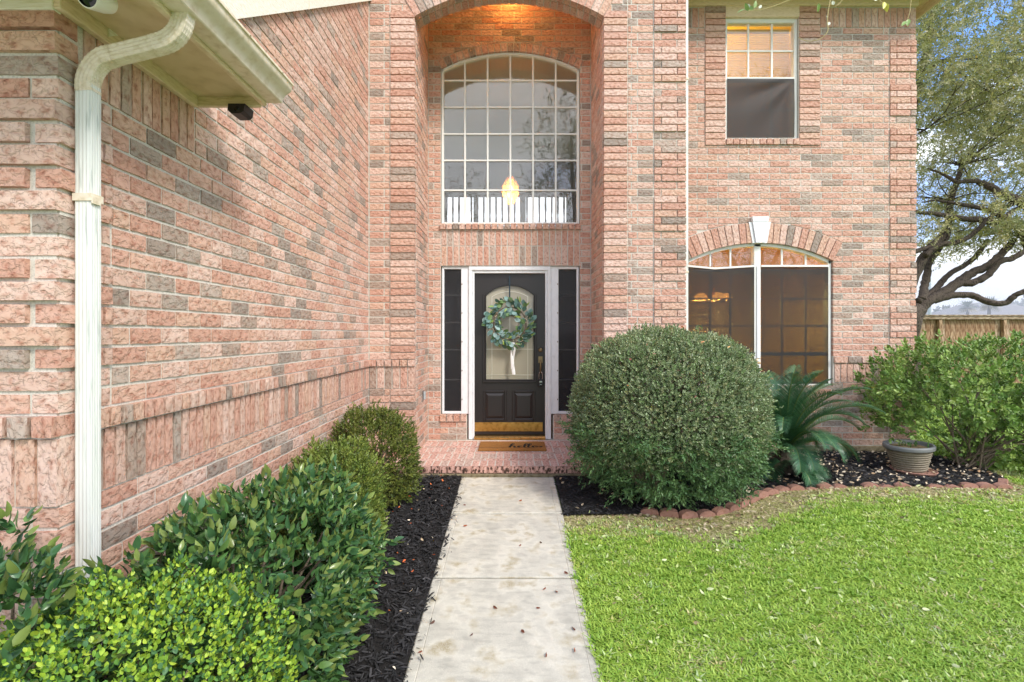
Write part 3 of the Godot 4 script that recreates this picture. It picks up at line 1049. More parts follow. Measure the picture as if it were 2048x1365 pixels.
func wing_window() -> void:
	var o := group_node("arched_window")
	o.set_meta("label", "wide arched window with dark screens, white centre mullion and keystone")
	var l := 2.110
	var r := 3.874
	var b := 0.694
	var asp := 2.199
	var rise := 0.217
	var ah := 0.8875
	var rad := (ah * ah + rise * rise) / (2.0 * rise)
	var c := Vector2((2.105 + 3.880) / 2.0, asp + rise - rad)
	var sweep := asin(ah / rad)
	var d := DW + 0.07
	var mx := 2.985
	var rail := 2.140
	var front := d - 0.04
	cbox(o, "mullion", p3(mx - 0.040, b, d + 0.05), p3(mx + 0.040, 2.408, front), M.window_white)
	cbox(o, "mullion_strip", p3(mx - 0.012, b, front), p3(mx + 0.030, rail, front - 0.014), M.trim)
	cbox(o, "frame", p3(l - 0.004, b, d + 0.05), p3(l + 0.03, 2.21, front), M.window_white)
	cbox(o, "frame", p3(r - 0.032, b, d + 0.05), p3(r + 0.004, 2.21, front), M.window_white)
	cbox(o, "frame", p3(l + 0.03, b, d + 0.05), p3(r - 0.032, b + 0.04, front), M.window_white)
	arc_bar(o, "frame", c, rad - 0.036, rad - 0.001, -sweep, sweep, front, d + 0.05, M.window_white)
	var sides := [[l + 0.03, mx - 0.040], [mx + 0.040, r - 0.032]]
	for s in 2:
		var x0: float = sides[s][0]
		var x1: float = sides[s][1]
		var xs := [x0, lerpf(x0, x1, 0.335 if s == 1 else 0.355), lerpf(x0, x1, 0.69 if s == 1 else 0.66), x1]
		# the transom lights under the arch
		for i in 3:
			var poly := PackedVector2Array([Vector2(xs[i], rail), Vector2(xs[i + 1], rail)])
			for k in 7:
				var x: float = lerpf(xs[i + 1], xs[i], k / 6.0)
				poly.append(Vector2(x, maxf(rail + 0.001, c.y + sqrt(rad * rad - (x - c.x) * (x - c.x)) - 0.03)))
			poly_pane(o, poly, d, M.glass)
		for i in [1, 2]:
			var x: float = xs[i]
			cbox(o, "muntin", p3(x - 0.011, rail, d + 0.008), p3(x + 0.011, c.y + sqrt(rad * rad - (x - c.x) * (x - c.x)) - 0.033, d - 0.011), M.window_white)
			cbox(o, "muntin", p3(x - 0.011, b + 0.04, d + 0.008), p3(x + 0.011, rail - 0.02, d - 0.011), M.muntin_grey)
		var ys := [b + 0.04, 1.075, 1.416, 1.744, 2.085, rail]
		for j in 5:
			for i in 3:
				pane(o, xs[i], ys[j], xs[i + 1], ys[j + 1], d, M.glass)
		for j in range(1, 5):
			var hh := 0.022 if j == 1 else 0.010
			cbox(o, "muntin", p3(x0, ys[j] - hh, d + 0.007), p3(x1, ys[j] + hh, d - 0.010), M.muntin_grey)
		# screen and its top bar; the one beside the entry block is bent down in the middle
		var sag := 0.030 if s == 0 else 0.0
		var kink := 0.40
		var st := new_st()
		st.set_smooth_group(1)
		var n := 24
		var g: Array = []
		for j in n + 1:
			var row: Array = []
			for i in n + 1:
				var u := float(i) / n
				var v := float(j) / n
				var drop := sag * (u / kink if u < kink else (1.0 - u) / (1.0 - kink))
				var top := rail - 0.012 - drop
				var bow := 0.010 * sin(PI * u) * sin(PI * v) + (0.008 * sin(u * 11.0 - v * 7.0) * (1.0 - absf(2.0 * u - 1.0)) * v)
				row.append(Vector3(lerpf(x0, x1, u), lerpf(b + 0.02, top, v), -(front - 0.002) + bow))
			g.append(row)
		for j in n:
			for i in n:
				quad(st, g[j][i], g[j][i + 1], g[j + 1][i + 1], g[j + 1][i], Vector3.BACK)
		put(o, "screen", done(st), M.screen)
		var bar := new_st()
		var pts := [Vector3(x0, rail, -front + 0.006), Vector3(lerpf(x0, x1, kink), rail - sag, -front + 0.012), Vector3(x1, rail, -front + 0.006)]
		for k in 2:
			var a: Vector3 = pts[k]
			var e: Vector3 = pts[k + 1]
			var up := Vector3(0, 0.011, 0)
			var fwd := Vector3(0, 0, 0.008)
			quad(bar, a - up + fwd, e - up + fwd, e + up + fwd, a + up + fwd, Vector3.BACK)
			quad(bar, a + up + fwd, e + up + fwd, e + up - fwd, a + up - fwd, Vector3.UP)
			quad(bar, a - up + fwd, e - up + fwd, e - up - fwd, a - up - fwd, Vector3.DOWN)
		put(o, "screen_bar", done(bar), M.window_white)
		blinds(o, x0 + 0.01, x1 - 0.01, 0.72, 2.06, d + 0.07, 0.024, 0.10)
	# keystone
	var st2 := new_st()
	add_prism(st2, PackedVector2Array([Vector2(-0.092, 0.255), Vector2(0.092, 0.255), Vector2(0.052, 0.0), Vector2(-0.052, 0.0)]), -0.02, 0.040)
	var ks := put(house, "keystone", done(st2), M.trim, p3(mx + 0.003, 2.412, DW))
	for s in [-1, 1]:
		var st3 := new_st()
		add_prism(st3, PackedVector2Array([Vector2(s * 0.096, 0.250), Vector2(s * 0.132, 0.250), Vector2(s * 0.086, -0.002), Vector2(s * 0.055, -0.002)]), -0.02, 0.022)
		put(ks, "keystone_wing", done(st3), M.trim)
	var top := new_st()
	add_prism(top, PackedVector2Array([Vector2(-0.093, 0.257), Vector2(0.093, 0.257), Vector2(0.098, 0.312), Vector2(-0.098, 0.312)]), -0.02, 0.044)
	put(ks, "keystone_cap", done(top), M.trim)

func front_door() -> void:
	var z := DB
	var o := group_node("front_door")
	o.set_meta("label", "dark brown front door with arched leaded glass and brass kick plate")
	var x0 := -0.458
	var x1 := 0.428
	var y0 := 0.052
	var y1 := 2.076
	var f := z + 0.075          # face of the leaf
	# leaf, built round its glass
	var gl := -0.313
	var gr := 0.284
	var gb := 0.745
	var gs := 1.805
	var gt := 1.925
	var gc := (gl + gr) / 2.0
	var gh := (gr - gl) / 2.0
	var grad := (gh * gh + (gt - gs) * (gt - gs)) / (2.0 * (gt - gs))
	var cen := Vector2(gc, gt - grad)
	var st := new_st()
	add_box(st, p3(x0, y0, f + 0.045), p3(gl, y1, f))
	add_box(st, p3(gr, y0, f + 0.045), p3(x1, y1, f))
	add_box(st, p3(gl, y0, f + 0.045), p3(gr, gb, f))
	for k in 20:
		var a := lerpf(gl, gr, k / 20.0)
		var b := lerpf(gl, gr, (k + 1) / 20.0)
		var ya := cen.y + sqrt(grad * grad - (a - cen.x) * (a - cen.x))
		var yb := cen.y + sqrt(grad * grad - (b - cen.x) * (b - cen.x))
		quad(st, p3(a, ya, f), p3(b, yb, f), p3(b, y1, f), p3(a, y1, f), Vector3.BACK)
		quad(st, p3(a, ya, f), p3(b, yb, f), p3(b, yb, f + 0.045), p3(a, ya, f + 0.045), Vector3.DOWN)
	quad(st, p3(gl, y1, f), p3(gr, y1, f), p3(gr, y1, f + 0.045), p3(gl, y1, f + 0.045), Vector3.UP)
	put(o, "leaf", done(st), M.door)
	# moulding round the glass
	var sweep := asin(gh / grad)
	for step in [[0.0, 0.014, 0.012], [0.014, 0.040, 0.018]]:
		var i0: float = step[0]
		var i1: float = step[1]
		var up: float = step[2]
		cbox(o, "moulding", p3(gl - i1, gb - i0, f + 0.01), p3(gl - i0, gs + 0.02, f - up), M.door, 0.004)
		cbox(o, "moulding", p3(gr + i0, gb - i0, f + 0.01), p3(gr + i1, gs + 0.02, f - up), M.door, 0.004)
		cbox(o, "moulding", p3(gl - i1, gb - i1, f + 0.01), p3(gr + i1, gb - i0, f - up - 0.002), M.door, 0.004)
		arc_bar(o, "moulding", cen, grad + i0, grad + i1, -sweep - 0.03, sweep + 0.03, f - up + 0.001, f + 0.01, M.door)
	# leaded glass
	var poly := PackedVector2Array([Vector2(gl, gb), Vector2(gr, gb)])
	poly.append_array(arc_poly(cen, grad, sweep, -sweep, 20))
	poly_pane(o, poly, f + 0.022, M.leaded)
	var cames := new_st()
	var cd := f + 0.018
	for y in [0.80, 1.125]:
		add_box(cames, p3(gl, y - 0.0035, cd + 0.004), p3(gr, y + 0.0035, cd))
	for x in [gl + 0.072, gr - 0.072]:
		add_box(cames, p3(x - 0.0035, gb, cd + 0.005), p3(x + 0.0035, 1.79, cd + 0.001))
	add_box(cames, p3(gc - 0.0035, 1.13, cd + 0.0055), p3(gc + 0.0035, 1.80, cd + 0.0015))
	put(o, "glass_caming", done(cames), M.came)
	arc_bar(o, "glass_caming", Vector2(cen.x, cen.y - 0.072), grad - 0.0035, grad + 0.0035, -sweep * 0.74, sweep * 0.74, cd, cd + 0.004, M.came, 16)
	# raised panels
	for px in [[-0.352, -0.052], [0.014, 0.306]]:
		var a: float = px[0]
		var b: float = px[1]
		var pb := 0.222
		var pt := 0.606
		for e in [[a, pb, a + 0.030, pt], [b - 0.030, pb, b, pt], [a + 0.030, pb, b - 0.030, pb + 0.030], [a + 0.030, pt - 0.030, b - 0.030, pt]]:
			cbox(o, "moulding", p3(e[0], e[1], f + 0.01), p3(e[2], e[3], f - 0.013), M.door, 0.007)
		var s := new_st()
		var outer := [Vector2(a + 0.036, pb + 0.036), Vector2(b - 0.036, pb + 0.036), Vector2(b - 0.036, pt - 0.036), Vector2(a + 0.036, pt - 0.036)]
		var inner := [Vector2(a + 0.064, pb + 0.064), Vector2(b - 0.064, pb + 0.064), Vector2(b - 0.064, pt - 0.064), Vector2(a + 0.064, pt - 0.064)]
		for k in 4:
			var j := (k + 1) % 4
			quad(s, p3(outer[k].x, outer[k].y, f - 0.001), p3(outer[j].x, outer[j].y, f - 0.001), p3(inner[j].x, inner[j].y, f - 0.011), p3(inner[k].x, inner[k].y, f - 0.011), Vector3.BACK)
		quad(s, p3(inner[0].x, inner[0].y, f - 0.011), p3(inner[1].x, inner[1].y, f - 0.011), p3(inner[2].x, inner[2].y, f - 0.011), p3(inner[3].x, inner[3].y, f - 0.011), Vector3.BACK)
		put(o, "panel", done(s), M.door)
	cbox(o, "kick_plate", p3(-0.456, 0.092, f + 0.002), p3(0.398, 0.206, f - 0.003), M.brass, 0.001)
	# threshold
	var sill := new_st()
	quad(sill, p3(x0, 0.050, f + 0.01), p3(x1, 0.050, f + 0.01), p3(x1, 0.040, f - 0.055), p3(x0, 0.040, f - 0.055), Vector3.UP)
	quad(sill, p3(x0, 0.040, f - 0.055), p3(x1, 0.040, f - 0.055), p3(x1, 0.022, f - 0.075), p3(x0, 0.022, f - 0.075), Vector3(0, 1, 1))
	quad(sill, p3(x0, 0.022, f - 0.075), p3(x1, 0.022, f - 0.075), p3(x1, 0.002, f - 0.075), p3(x0, 0.002, f - 0.075), Vector3.BACK)
	put(o, "threshold", done(sill), M.brass)
	# lockset
	var bolt := put(o, "deadbolt", lathe([Vector2(0.0, 0.022), Vector2(0.014, 0.022), Vector2(0.026, 0.012), Vector2(0.029, 0.0)], 20), M.old_brass, p3(0.372, 1.118, f), Basis(Vector3.RIGHT, PI / 2))
	cbox(bolt, "keyhole", Vector3(-0.002, 0.0225, -0.008), Vector3(0.002, 0.0235, 0.008), M.black, 0.0003)
	var h := new_st()
	add_box(h, p3(0.344, 0.955, f), p3(0.396, 1.035, f - 0.010))
	var grip := smooth_path([p3(0.370, 0.985, f - 0.008), p3(0.370, 0.972, f - 0.045), p3(0.370, 0.91, f - 0.055), p3(0.370, 0.845, f - 0.04), p3(0.370, 0.815, f - 0.004)], 5)
	var rr: Array = []
	for k in grip.size(): rr.append(0.008 + 0.003 * sin(PI * k / (grip.size() - 1.0)))
	add_tube(h, grip, rr, 9)
	put(o, "handle", done(h), M.old_brass)

	# white frame: jambs, head, brick mould
	var fr := group_node("door_frame")
	for s in [[-0.530, -0.458, 1], [0.428, 0.500, -1]]:
		var a: float = s[0]
		var b: float = s[1]
		cbox(fr, "jamb", p3(a, 0.0, z + 0.13), p3(b, 2.16, z + 0.035), M.trim, 0.004)
		var mx := (a + 0.0) if s[2] > 0 else b - 0.045
		cbox(fr, "casing", p3(mx, 0.002, z + 0.04), p3(mx + 0.045, 2.158, z + 0.012), M.trim, 0.006)
		var sx := b - 0.020 if s[2] > 0 else a
		cbox(fr, "stop", p3(sx, 0.002, z + 0.07), p3(sx + 0.020, 2.090, z + 0.026), M.trim, 0.004)
	cbox(fr, "head", p3(-0.530, 2.076, z + 0.13), p3(0.500, 2.163, z + 0.032), M.trim, 0.004)
	cbox(fr, "head_casing", p3(-0.528, 2.110, z + 0.04), p3(0.498, 2.163, z + 0.010), M.trim, 0.006)
	cbox(fr, "head_stop", p3(-0.438, 2.078, z + 0.07), p3(0.408, 2.095, z + 0.024), M.trim, 0.004)
	# sidelights
	for s in [[-0.862, -0.530], [0.500, 0.846]]:
		var lo: float = s[0]
		var hi2: float = s[1]
		var sl := group_node("sidelight")
		var left := lo < 0
		var g0 := lo + 0.026 if left else lo + 0.094
		var g1 := hi2 - 0.094 if left else hi2 - 0.026
		cbox(sl, "frame", p3(lo, 0.318, z + 0.12), p3(g0, 2.163, z + 0.030), M.trim, 0.004)
		cbox(sl, "frame", p3(g1, 0.318, z + 0.12), p3(hi2, 2.163, z + 0.030), M.trim, 0.004)
		cbox(sl, "frame", p3(g0, 2.128, z + 0.12), p3(g1, 2.163, z + 0.030), M.trim, 0.004)
		cbox(sl, "frame", p3(g0, 0.318, z + 0.12), p3(g1, 0.350, z + 0.030), M.trim, 0.004)
		var ys := [0.350, 0.742, 1.118, 1.462, 1.806, 2.128]
		for j in 5:
			pane(sl, g0, ys[j], g1, ys[j + 1], z + 0.085, M.glass)
		for j in range(1, 5):
			cbox(sl, "muntin", p3(g0, ys[j] - 0.008, z + 0.09), p3(g1, ys[j] + 0.008, z + 0.0665), M.window_white, 0.002)
		pane(sl, g0, 0.350, g1, 2.128, z + 0.052, M.side_screen, "screen")
		for k in 5:
			add_clip(sl, g1 + 0.012 if left else g0 - 0.012, 0.5 + 0.36 * k, z + 0.029)

func add_clip(parent: Node, x: float, y: float, d: float) -> void:
	cbox(parent, "screen_clip", p3(x - 0.005, y - 0.008, d), p3(x + 0.005, y + 0.008, d - 0.006), M.old_brass, 0.001)

func eaves() -> void:
	# boxed eave with gutter at the garage corner
	var e := group_node("garage_eave")
	var far := 2.367
	var near := 1.20
	cbox(e, "frieze_board", p3(XG - 0.002, 2.405, far - 0.02), p3(XG + 0.026, 2.52, DC - 0.02), M.cream)
	cbox(e, "soffit", p3(XG + 0.026, 2.455, far - 0.02), p3(-1.205, 2.475, near), M.soffit)
	cbox(e, "soffit", p3(-5.0, 2.457, DC - 0.012), p3(XG + 0.02, 2.477, near), M.soffit)
	cbox(e, "fascia", p3(-1.205, 2.420, far), p3(-1.180, 2.60, near - 0.02), M.cream)
	cbox(e, "fascia", p3(-5.0, 2.420, near), p3(-1.206, 2.60, near - 0.022), M.cream)
	cbox(e, "end_board", p3(XG, 2.412, far + 0.002), p3(-1.206, 2.60, far - 0.020), M.cream)
	cbox(e, "frieze_board", p3(-5.0, 2.400, DC + 0.01), p3(XG + 0.002, 2.56, DC - 0.024), M.siding)
	# roof of the garage with its sloping rake board
	var st := new_st()
	var b := []
	for q in [[1.82, 0.0], [5.26, 0.0], [5.26, 0.55], [1.82, 0.55]]:
		b.append(Vector2(q[0], rake(q[0]) - 0.012 + q[1]))
	add_prism(st, PackedVector2Array(b), -0.005, 0.032)
	put(e, "rake_board", done(st), M.siding, p3(XG, 0, 0), Basis(Vector3.FORWARD, Vector3.UP, Vector3.RIGHT))
	var seam := cbox(e, "board_joint", p3(XG + 0.0315, rake(3.62) - 0.02, 3.622), p3(XG + 0.0335, rake(3.62) + 0.52, 3.618), M.cream, 0.0005)
	seam.name = "board_joint"
	var roof := new_st()
	add_prism(roof, PackedVector2Array([Vector2(near - 0.05, 2.60), Vector2(2.3, 2.60), Vector2(2.3, rake(2.3) + 0.50), Vector2(5.26, rake(5.26) + 0.54), Vector2(5.26, rake(5.26) + 0.62), Vector2(near - 0.05, 2.64)]), 0.0, 4.80)
	put(e, "roof", done(roof), M.shingle, p3(-6.3, 0, 0), Basis(Vector3.FORWARD, Vector3.UP, Vector3.RIGHT))
	var r2 := new_st()
	add_prism(r2, PackedVector2Array([Vector2(near - 0.05, 2.602), Vector2(far + 0.01, 2.602), Vector2(far + 0.01, 2.64), Vector2(near - 0.05, 2.64)]), 0.0, 0.14)
	put(e, "roof", done(r2), M.shingle, p3(-1.30, 0, 0), Basis(Vector3.FORWARD, Vector3.UP, Vector3.RIGHT))

	# K-profile gutter
	var g := group_node("gutter")
	var prof := [Vector2(0.0, 0.118), Vector2(0.0, 0.0), Vector2(0.068, 0.0), Vector2(0.072, 0.004), Vector2(0.075, 0.020), Vector2(0.083, 0.034), Vector2(0.098, 0.044), Vector2(0.112, 0.054), Vector2(0.118, 0.068), Vector2(0.119, 0.082), Vector2(0.126, 0.084), Vector2(0.126, 0.094), Vector2(0.119, 0.095)]
	var gs := new_st()
	for k in prof.size() - 1:
		gs.set_smooth_group(1 if k >= 3 and k <= 8 else -1)
		var a: Vector2 = prof[k]
		var c: Vector2 = prof[k + 1]
		var n := Vector3(c.y - a.y, -(c.x - a.x), 0) * -1.0
		if k >= 1: n = Vector3(c.y - a.y, a.x - c.x, 0)
		quad(gs, p3(-1.179 + a.x, 2.437 + a.y, near), p3(-1.179 + c.x, 2.437 + c.y, near), p3(-1.179 + c.x, 2.437 + c.y, far + 0.006), p3(-1.179 + a.x, 2.437 + a.y, far + 0.006), n)
	put(g, "trough", done(gs), M.gutter)
	var cap := PackedVector2Array()
	for q in prof: cap.append(q + Vector2(-1.179, 2.437))
	for dd in [near, far + 0.006]:
		poly_pane(g, cap.duplicate(), dd, M.gutter, "end_cap")
	for k in 3:
		put(g, "rivet", lathe([Vector2(0.0, 0.003), Vector2(0.004, 0.0)], 8), M.old_brass, p3(-1.179 + 0.1265, 2.437 + 0.088, 1.70 + 0.28 * k), Basis(Vector3.BACK, -PI / 2))

	# downspout beside the corner: gutter outlet, two elbows, ribbed pipe
	var ds := group_node("downspout")
	var dz := 1.722
	spout_run(ds, "elbow", [p3(-1.150, 2.470, dz), p3(-1.152, 2.435, dz), p3(-1.168, 2.385, dz), p3(-1.205, 2.350, dz), p3(-1.255, 2.333, dz)], 0.030, 0.024, M.elbow, true, 7)
	spout_run(ds, "elbow_pipe", [p3(-1.250, 2.334, dz), p3(-1.40, 2.297, dz)], 0.0285, 0.0228, M.elbow, false, 2)
	spout_run(ds, "elbow", [p3(-1.395, 2.298, dz), p3(-1.435, 2.285, dz), p3(-1.468, 2.252, dz), p3(-1.487, 2.205, dz), p3(-1.487, 2.165, dz)], 0.0305, 0.0245, M.elbow, true, 7)
	spout_run(ds, "pipe", [p3(-1.487, 2.19, dz), p3(-1.487, -0.20, dz)], 0.029, 0.023, M.spout, false, 2)
	spout_run(ds, "foot", [p3(-1.487, -0.19, dz), p3(-1.485, -0.23, dz - 0.01), p3(-1.44, -0.275, dz - 0.02), p3(-1.36, -0.29, dz - 0.03)], 0.029, 0.023, M.spout, true, 5)
	var strap := new_st()
	add_box(strap, p3(-1.520, 1.782, dz + 0.026), p3(-1.4545, 1.808, dz - 0.0265))
	put(ds, "strap", done(strap), M.elbow)
	cbox(ds, "strap_tab", p3(-1.4545, 1.772, dz + 0.012), p3(-1.451, 1.800, dz - 0.026), M.elbow, 0.001)

	# slim downspout in the corner between entry block and wing
	var d2 := group_node("downspout")
	spout_run(d2, "pipe", [p3(XP + 0.038, 5.6, DF + 0.13), p3(XP + 0.038, -0.1, DF + 0.13)], 0.028, 0.024, M.spout, false, 2)
	cbox(d2, "strap", p3(XP + 0.002, 1.985, DF + 0.16), p3(XP + 0.069, 2.010, DF + 0.102), M.elbow, 0.002)
	cbox(d2, "strap", p3(XP + 0.002, 4.10, DF + 0.16), p3(XP + 0.069, 4.125, DF + 0.102), M.elbow, 0.002)

	# eave of the wing
	var we := group_node("wing_eave")
	cbox(we, "frieze_board", p3(XP, 5.258, DW + 0.02), p3(XE + 0.012, 5.42, DW - 0.035), M.cream)
	cbox(we, "frieze_board", p3(XE + 0.0, 5.258, 12.4), p3(XE + 0.028, 5.42, DW + 0.022), M.cream)
	for k in 3:
		cbox(we, "soffit_panel", p3(XE + 0.03, 5.40, 5.52 + 2.3 * (k + 1) - 0.008), p3(5.13, 5.412, 5.52 + 2.3 * k), M.soffit, 0.001)
	cbox(we, "soffit_panel", p3(XP, 5.402, DW - 0.036), p3(XE + 0.029, 5.414, 5.50), M.soffit, 0.001)
	cbox(we, "fascia", p3(5.13, 5.30, 12.4), p3(5.155, 5.48, 5.47), M.cream)
	cbox(we, "fascia", p3(XP, 5.30, 5.498), p3(5.129, 5.48, 5.474), M.cream)
	var rs := new_st()
	add_prism(rs, PackedVector2Array([Vector2(5.45, 5.482), Vector2(12.5, 5.482), Vector2(9.0, 7.6)]), 0.0, 3.3)
	put(we, "roof", done(rs), M.shingle, p3(XP, 0, 0), Basis(Vector3.FORWARD, Vector3.UP, Vector3.RIGHT))
	var er := new_st()
	add_prism(er, PackedVector2Array([Vector2(-2.0, 6.302), Vector2(2.1, 6.302), Vector2(0.05, 7.7)]), -13.0, -5.1)
	put(we, "roof", done(er), M.shingle)

# A rectangular ribbed pipe swept in the plane facing the street.
func spout_run(parent: Node, called: String, pts: Array, hw: float, hd: float, m: Material, ribbed: bool, steps: int) -> void:
	var path: Array = smooth_path(pts, steps) if steps > 2 else pts
	var st := new_st()
	var sec: Array = []
	# cross-section with shallow ribs
	var face := 9
	for side in 4:
		for k in face:
			var t := -1.0 + 2.0 * k / face
			var rib := 0.0018 if k % 2 == 1 else 0.0
			var a: Vector2
			if side == 0: a = Vector2(hw * t, hd - rib)
			elif side == 1: a = Vector2(hw - rib, -hd * t)
			elif side == 2: a = Vector2(-hw * t, -hd + rib)
			else: a = Vector2(-hw + rib, hd * t)
			if k == 0: a *= 0.94
			sec.append(a)
	var rings: Array = []
	for i in path.size():
		var dir: Vector3 = (path[mini(i + 1, path.size() - 1)] - path[maxi(i - 1, 0)]).normalized()
		var across := dir.cross(Vector3.BACK).normalized()
		var s := 1.0
		if ribbed and i > 0 and i < path.size() - 1 and i % 2 == 1: s = 0.955
		var ring: Array = []
		for a in sec:
			ring.append(path[i] + (across * a.x + Vector3.BACK * a.y) * s)
		rings.append(ring)
	for i in path.size() - 1:
		for k in sec.size():
			var j := (k + 1) % sec.size()
			quad(st, rings[i][k], rings[i][j], rings[i + 1][j], rings[i + 1][k], (rings[i][k] + rings[i][j]) / 2.0 - path[i])
	put(parent, called, done(st), m)

# ------------------------------------------------------------------ rooms behind the glass
func room(called: String, x0: float, x1: float, y0: float, y1: float, d0: float, d1: float, wall_m: Material, back := true) -> Node3D:
	var o := group_node(called)
	var t := 0.08
	if back: cbox(o, "back_wall", p3(x0 - t, y0 - t, d1 + t), p3(x1 + t, y1 + t, d1), wall_m)
	cbox(o, "side_wall", p3(x0 - t, y0, d1), p3(x0, y1, d0), wall_m)
	cbox(o, "side_wall", p3(x1, y0, d1), p3(x1 + t, y1, d0), wall_m)
	cbox(o, "floor", p3(x0, y0 - t, d1), p3(x1, y0, d0), M.room_floor)
	cbox(o, "ceiling", p3(x0 - t, y1, d1), p3(x1 + t, y1 + t, d0), wall_m if wall_m == M.dining_paint else M.ceiling_paint)
	return o

func lamp(called: String, parent: Node, pos: Vector3, c: Color, energy: float, size := 0.06) -> void:
	var l := OmniLight3D.new()
	l.name = called
	l.position = pos
	l.light_color = c
	l.light_energy = energy
	l.light_size = size
	l.omni_range = 12.0
	l.omni_attenuation = 2.0
	l.shadow_enabled = true
	parent.add_child(l)

func rooms() -> void:
	var hall := room("entry_hall", -1.95, 1.72, -0.04, 5.55, DB + 0.125, 12.0, M.hall_paint, false)
	# rear wall with a wide bright window above the landing
	cbox(hall, "back_wall", p3(-2.03, -0.12, 12.08), p3(1.80, 3.12, 12.0), M.hall_paint)
	cbox(hall, "back_wall", p3(-2.03, 4.70, 12.08), p3(1.80, 5.63, 12.0), M.hall_paint)
	cbox(hall, "back_wall", p3(-2.03, 3.12, 12.08), p3(-1.60, 4.70, 12.0), M.hall_paint)
	cbox(hall, "back_wall", p3(1.36, 3.12, 12.08), p3(1.80, 4.70, 12.0), M.hall_paint)
	for x in [-0.86, 0.30]:
		cbox(hall, "window_post", p3(x - 0.06, 3.12, 12.07), p3(x + 0.06, 4.70, 12.01), M.hall_paint)
	cbox(hall, "rear_window_pane", p3(-1.60, 3.12, 12.045), p3(1.36, 4.70, 12.04), M.glass, 0.0005)
	cbox(hall, "landing", p3(-1.95, 2.85, 12.0), p3(1.72, 3.05, 9.6), M.ceiling_paint)
	cbox(hall, "handrail", p3(-1.95, 4.02, 9.70), p3(1.72, 4.08, 9.64), M.wood_dark)
	var spindle := lathe([Vector2(0.020, 0.0), Vector2(0.020, 0.22), Vector2(0.012, 0.27), Vector2(0.022, 0.40), Vector2(0.013, 0.60), Vector2(0.020, 0.72), Vector2(0.020, 0.97)], 8)
	for k in 30:
		put(hall, "baluster", spindle, M.wood_dark, p3(-1.88 + 0.122 * k, 3.05, 9.67))
	# pendant lantern in the hall
	var d := 8.0
	var base := at(1021, 408, d)
	var o := thing("pendant_lantern", "lit glass pendant lantern hanging in the hall behind the tall window", "lantern", base)
	var cage := new_st()
	var prof := [Vector2(0.05, 0.0), Vector2(0.135, 0.15), Vector2(0.135, 0.29), Vector2(0.055, 0.43)]
	for k in 6:
		var a := TAU * k / 6.0
		var pts: Array = []
		for q in prof: pts.append(Vector3(cos(a) * q.x, q.y, sin(a) * q.x))
		add_tube(cage, pts, [0.004, 0.004, 0.004, 0.004], 5)
	for q in prof:
		var pts: Array = []
		var rr: Array = []
		for k in 7:
			var a := TAU * k / 6.0
			pts.append(Vector3(cos(a) * q.x, q.y, sin(a) * q.x))
			rr.append(0.004)
		add_tube(cage, pts, rr, 5)
	put(o, "cage", done(cage), M.brass)
	put(o, "glass", lathe([Vector2(0.045, 0.005), Vector2(0.128, 0.15), Vector2(0.128, 0.29), Vector2(0.05, 0.425)], 6), M.lamp_glass)
	for k in 2:
		var b := put(o, "bulb", lathe([Vector2(0.0, 0.0), Vector2(0.022, 0.015), Vector2(0.028, 0.045), Vector2(0.018, 0.08), Vector2(0.0, 0.095)], 12), M.lamp_glow, Vector3(-0.03 + 0.05 * k, 0.10 + 0.10 * k, 0))
		b.name = "bulb"
	lamp("lantern_light", o, Vector3(-0.03, 0.145, 0), c8(255, 196, 120), 0.30)
	var rod := new_st()
	add_tube(rod, [Vector3(0, 0.43, 0), Vector3(0, 5.55 - base.y, 0)], [0.006, 0.006], 6)
	put(o, "rod", done(rod), M.old_brass)

	var dining := room("dining_room", XP + 0.10, XE - 0.12, -0.04, 2.9, DW + 0.13, 9.6, M.dining_paint)
	dining.set_meta("label", "amber painted room behind the arched window")
	# chandelier
	var cb := at(1424, 602, 7.3)
	var ch := thing("chandelier", "lit brass chandelier with glass bowl shades behind the arched window", "chandelier", cb)
	var arms := new_st()
	add_tube(arms, [Vector3(0, -0.02, 0), Vector3(0, 0.22, 0), Vector3(0, 2.9 - cb.y, 0)], [0.018, 0.012, 0.006], 8)
	put(ch, "stem", done(arms), M.brass)
	for k in 5:
		var a := TAU * k / 5.0 + 0.25
		var dir := Vector3(cos(a), 0, sin(a))
		var path := smooth_path([Vector3(0, 0.05, 0), dir * 0.06 + Vector3.UP * 0.17, dir * 0.14 + Vector3.UP * 0.205, dir * 0.195 + Vector3.UP * 0.15, dir * 0.20 + Vector3.UP * 0.11], 4)
		var rr: Array = []
		for q in path: rr.append(0.006)
		var s := new_st()
		add_tube(s, path, rr, 6)
		put(ch, "arm", done(s), M.brass)
		put(ch, "shade", lathe([Vector2(0.018, 0.11), Vector2(0.045, 0.10), Vector2(0.075, 0.065), Vector2(0.095, 0.02)], 16), M.shade_glow, dir * 0.20)
		put(ch, "bulb", lathe([Vector2(0.0, -0.01), Vector2(0.018, 0.005), Vector2(0.022, 0.03), Vector2(0.0, 0.06)], 10), M.lamp_glow, dir * 0.20)
		lamp("chandelier_light", ch, dir * 0.20 + Vector3.UP * 0.02, c8(255, 222, 118), 0.6, 0.03)

	var bed := room("upper_room", XP + 0.10, XE - 0.12, 3.1, 5.45, DW + 0.16, 9.2, M.dining_paint)
	bed.set_meta("label", "amber lit room behind the upper window")
	var lp := p3(2.62, 4.62, 6.9)
	var fl := thing("ceiling_lamp", "lit globe lamp behind the blind of the upper window", "lamp", lp)
	put(fl, "globe", lathe([Vector2(0.0, -0.09), Vector2(0.06, -0.07), Vector2(0.09, -0.02), Vector2(0.08, 0.05), Vector2(0.03, 0.09)], 16), M.lamp_glow)
	var fr := new_st()
	add_tube(fr, [Vector3(0, 0.085, 0), Vector3(0, 5.45 - lp.y, 0)], [0.01, 0.01], 6)
	put(fl, "rod", done(fr), M.old_brass)
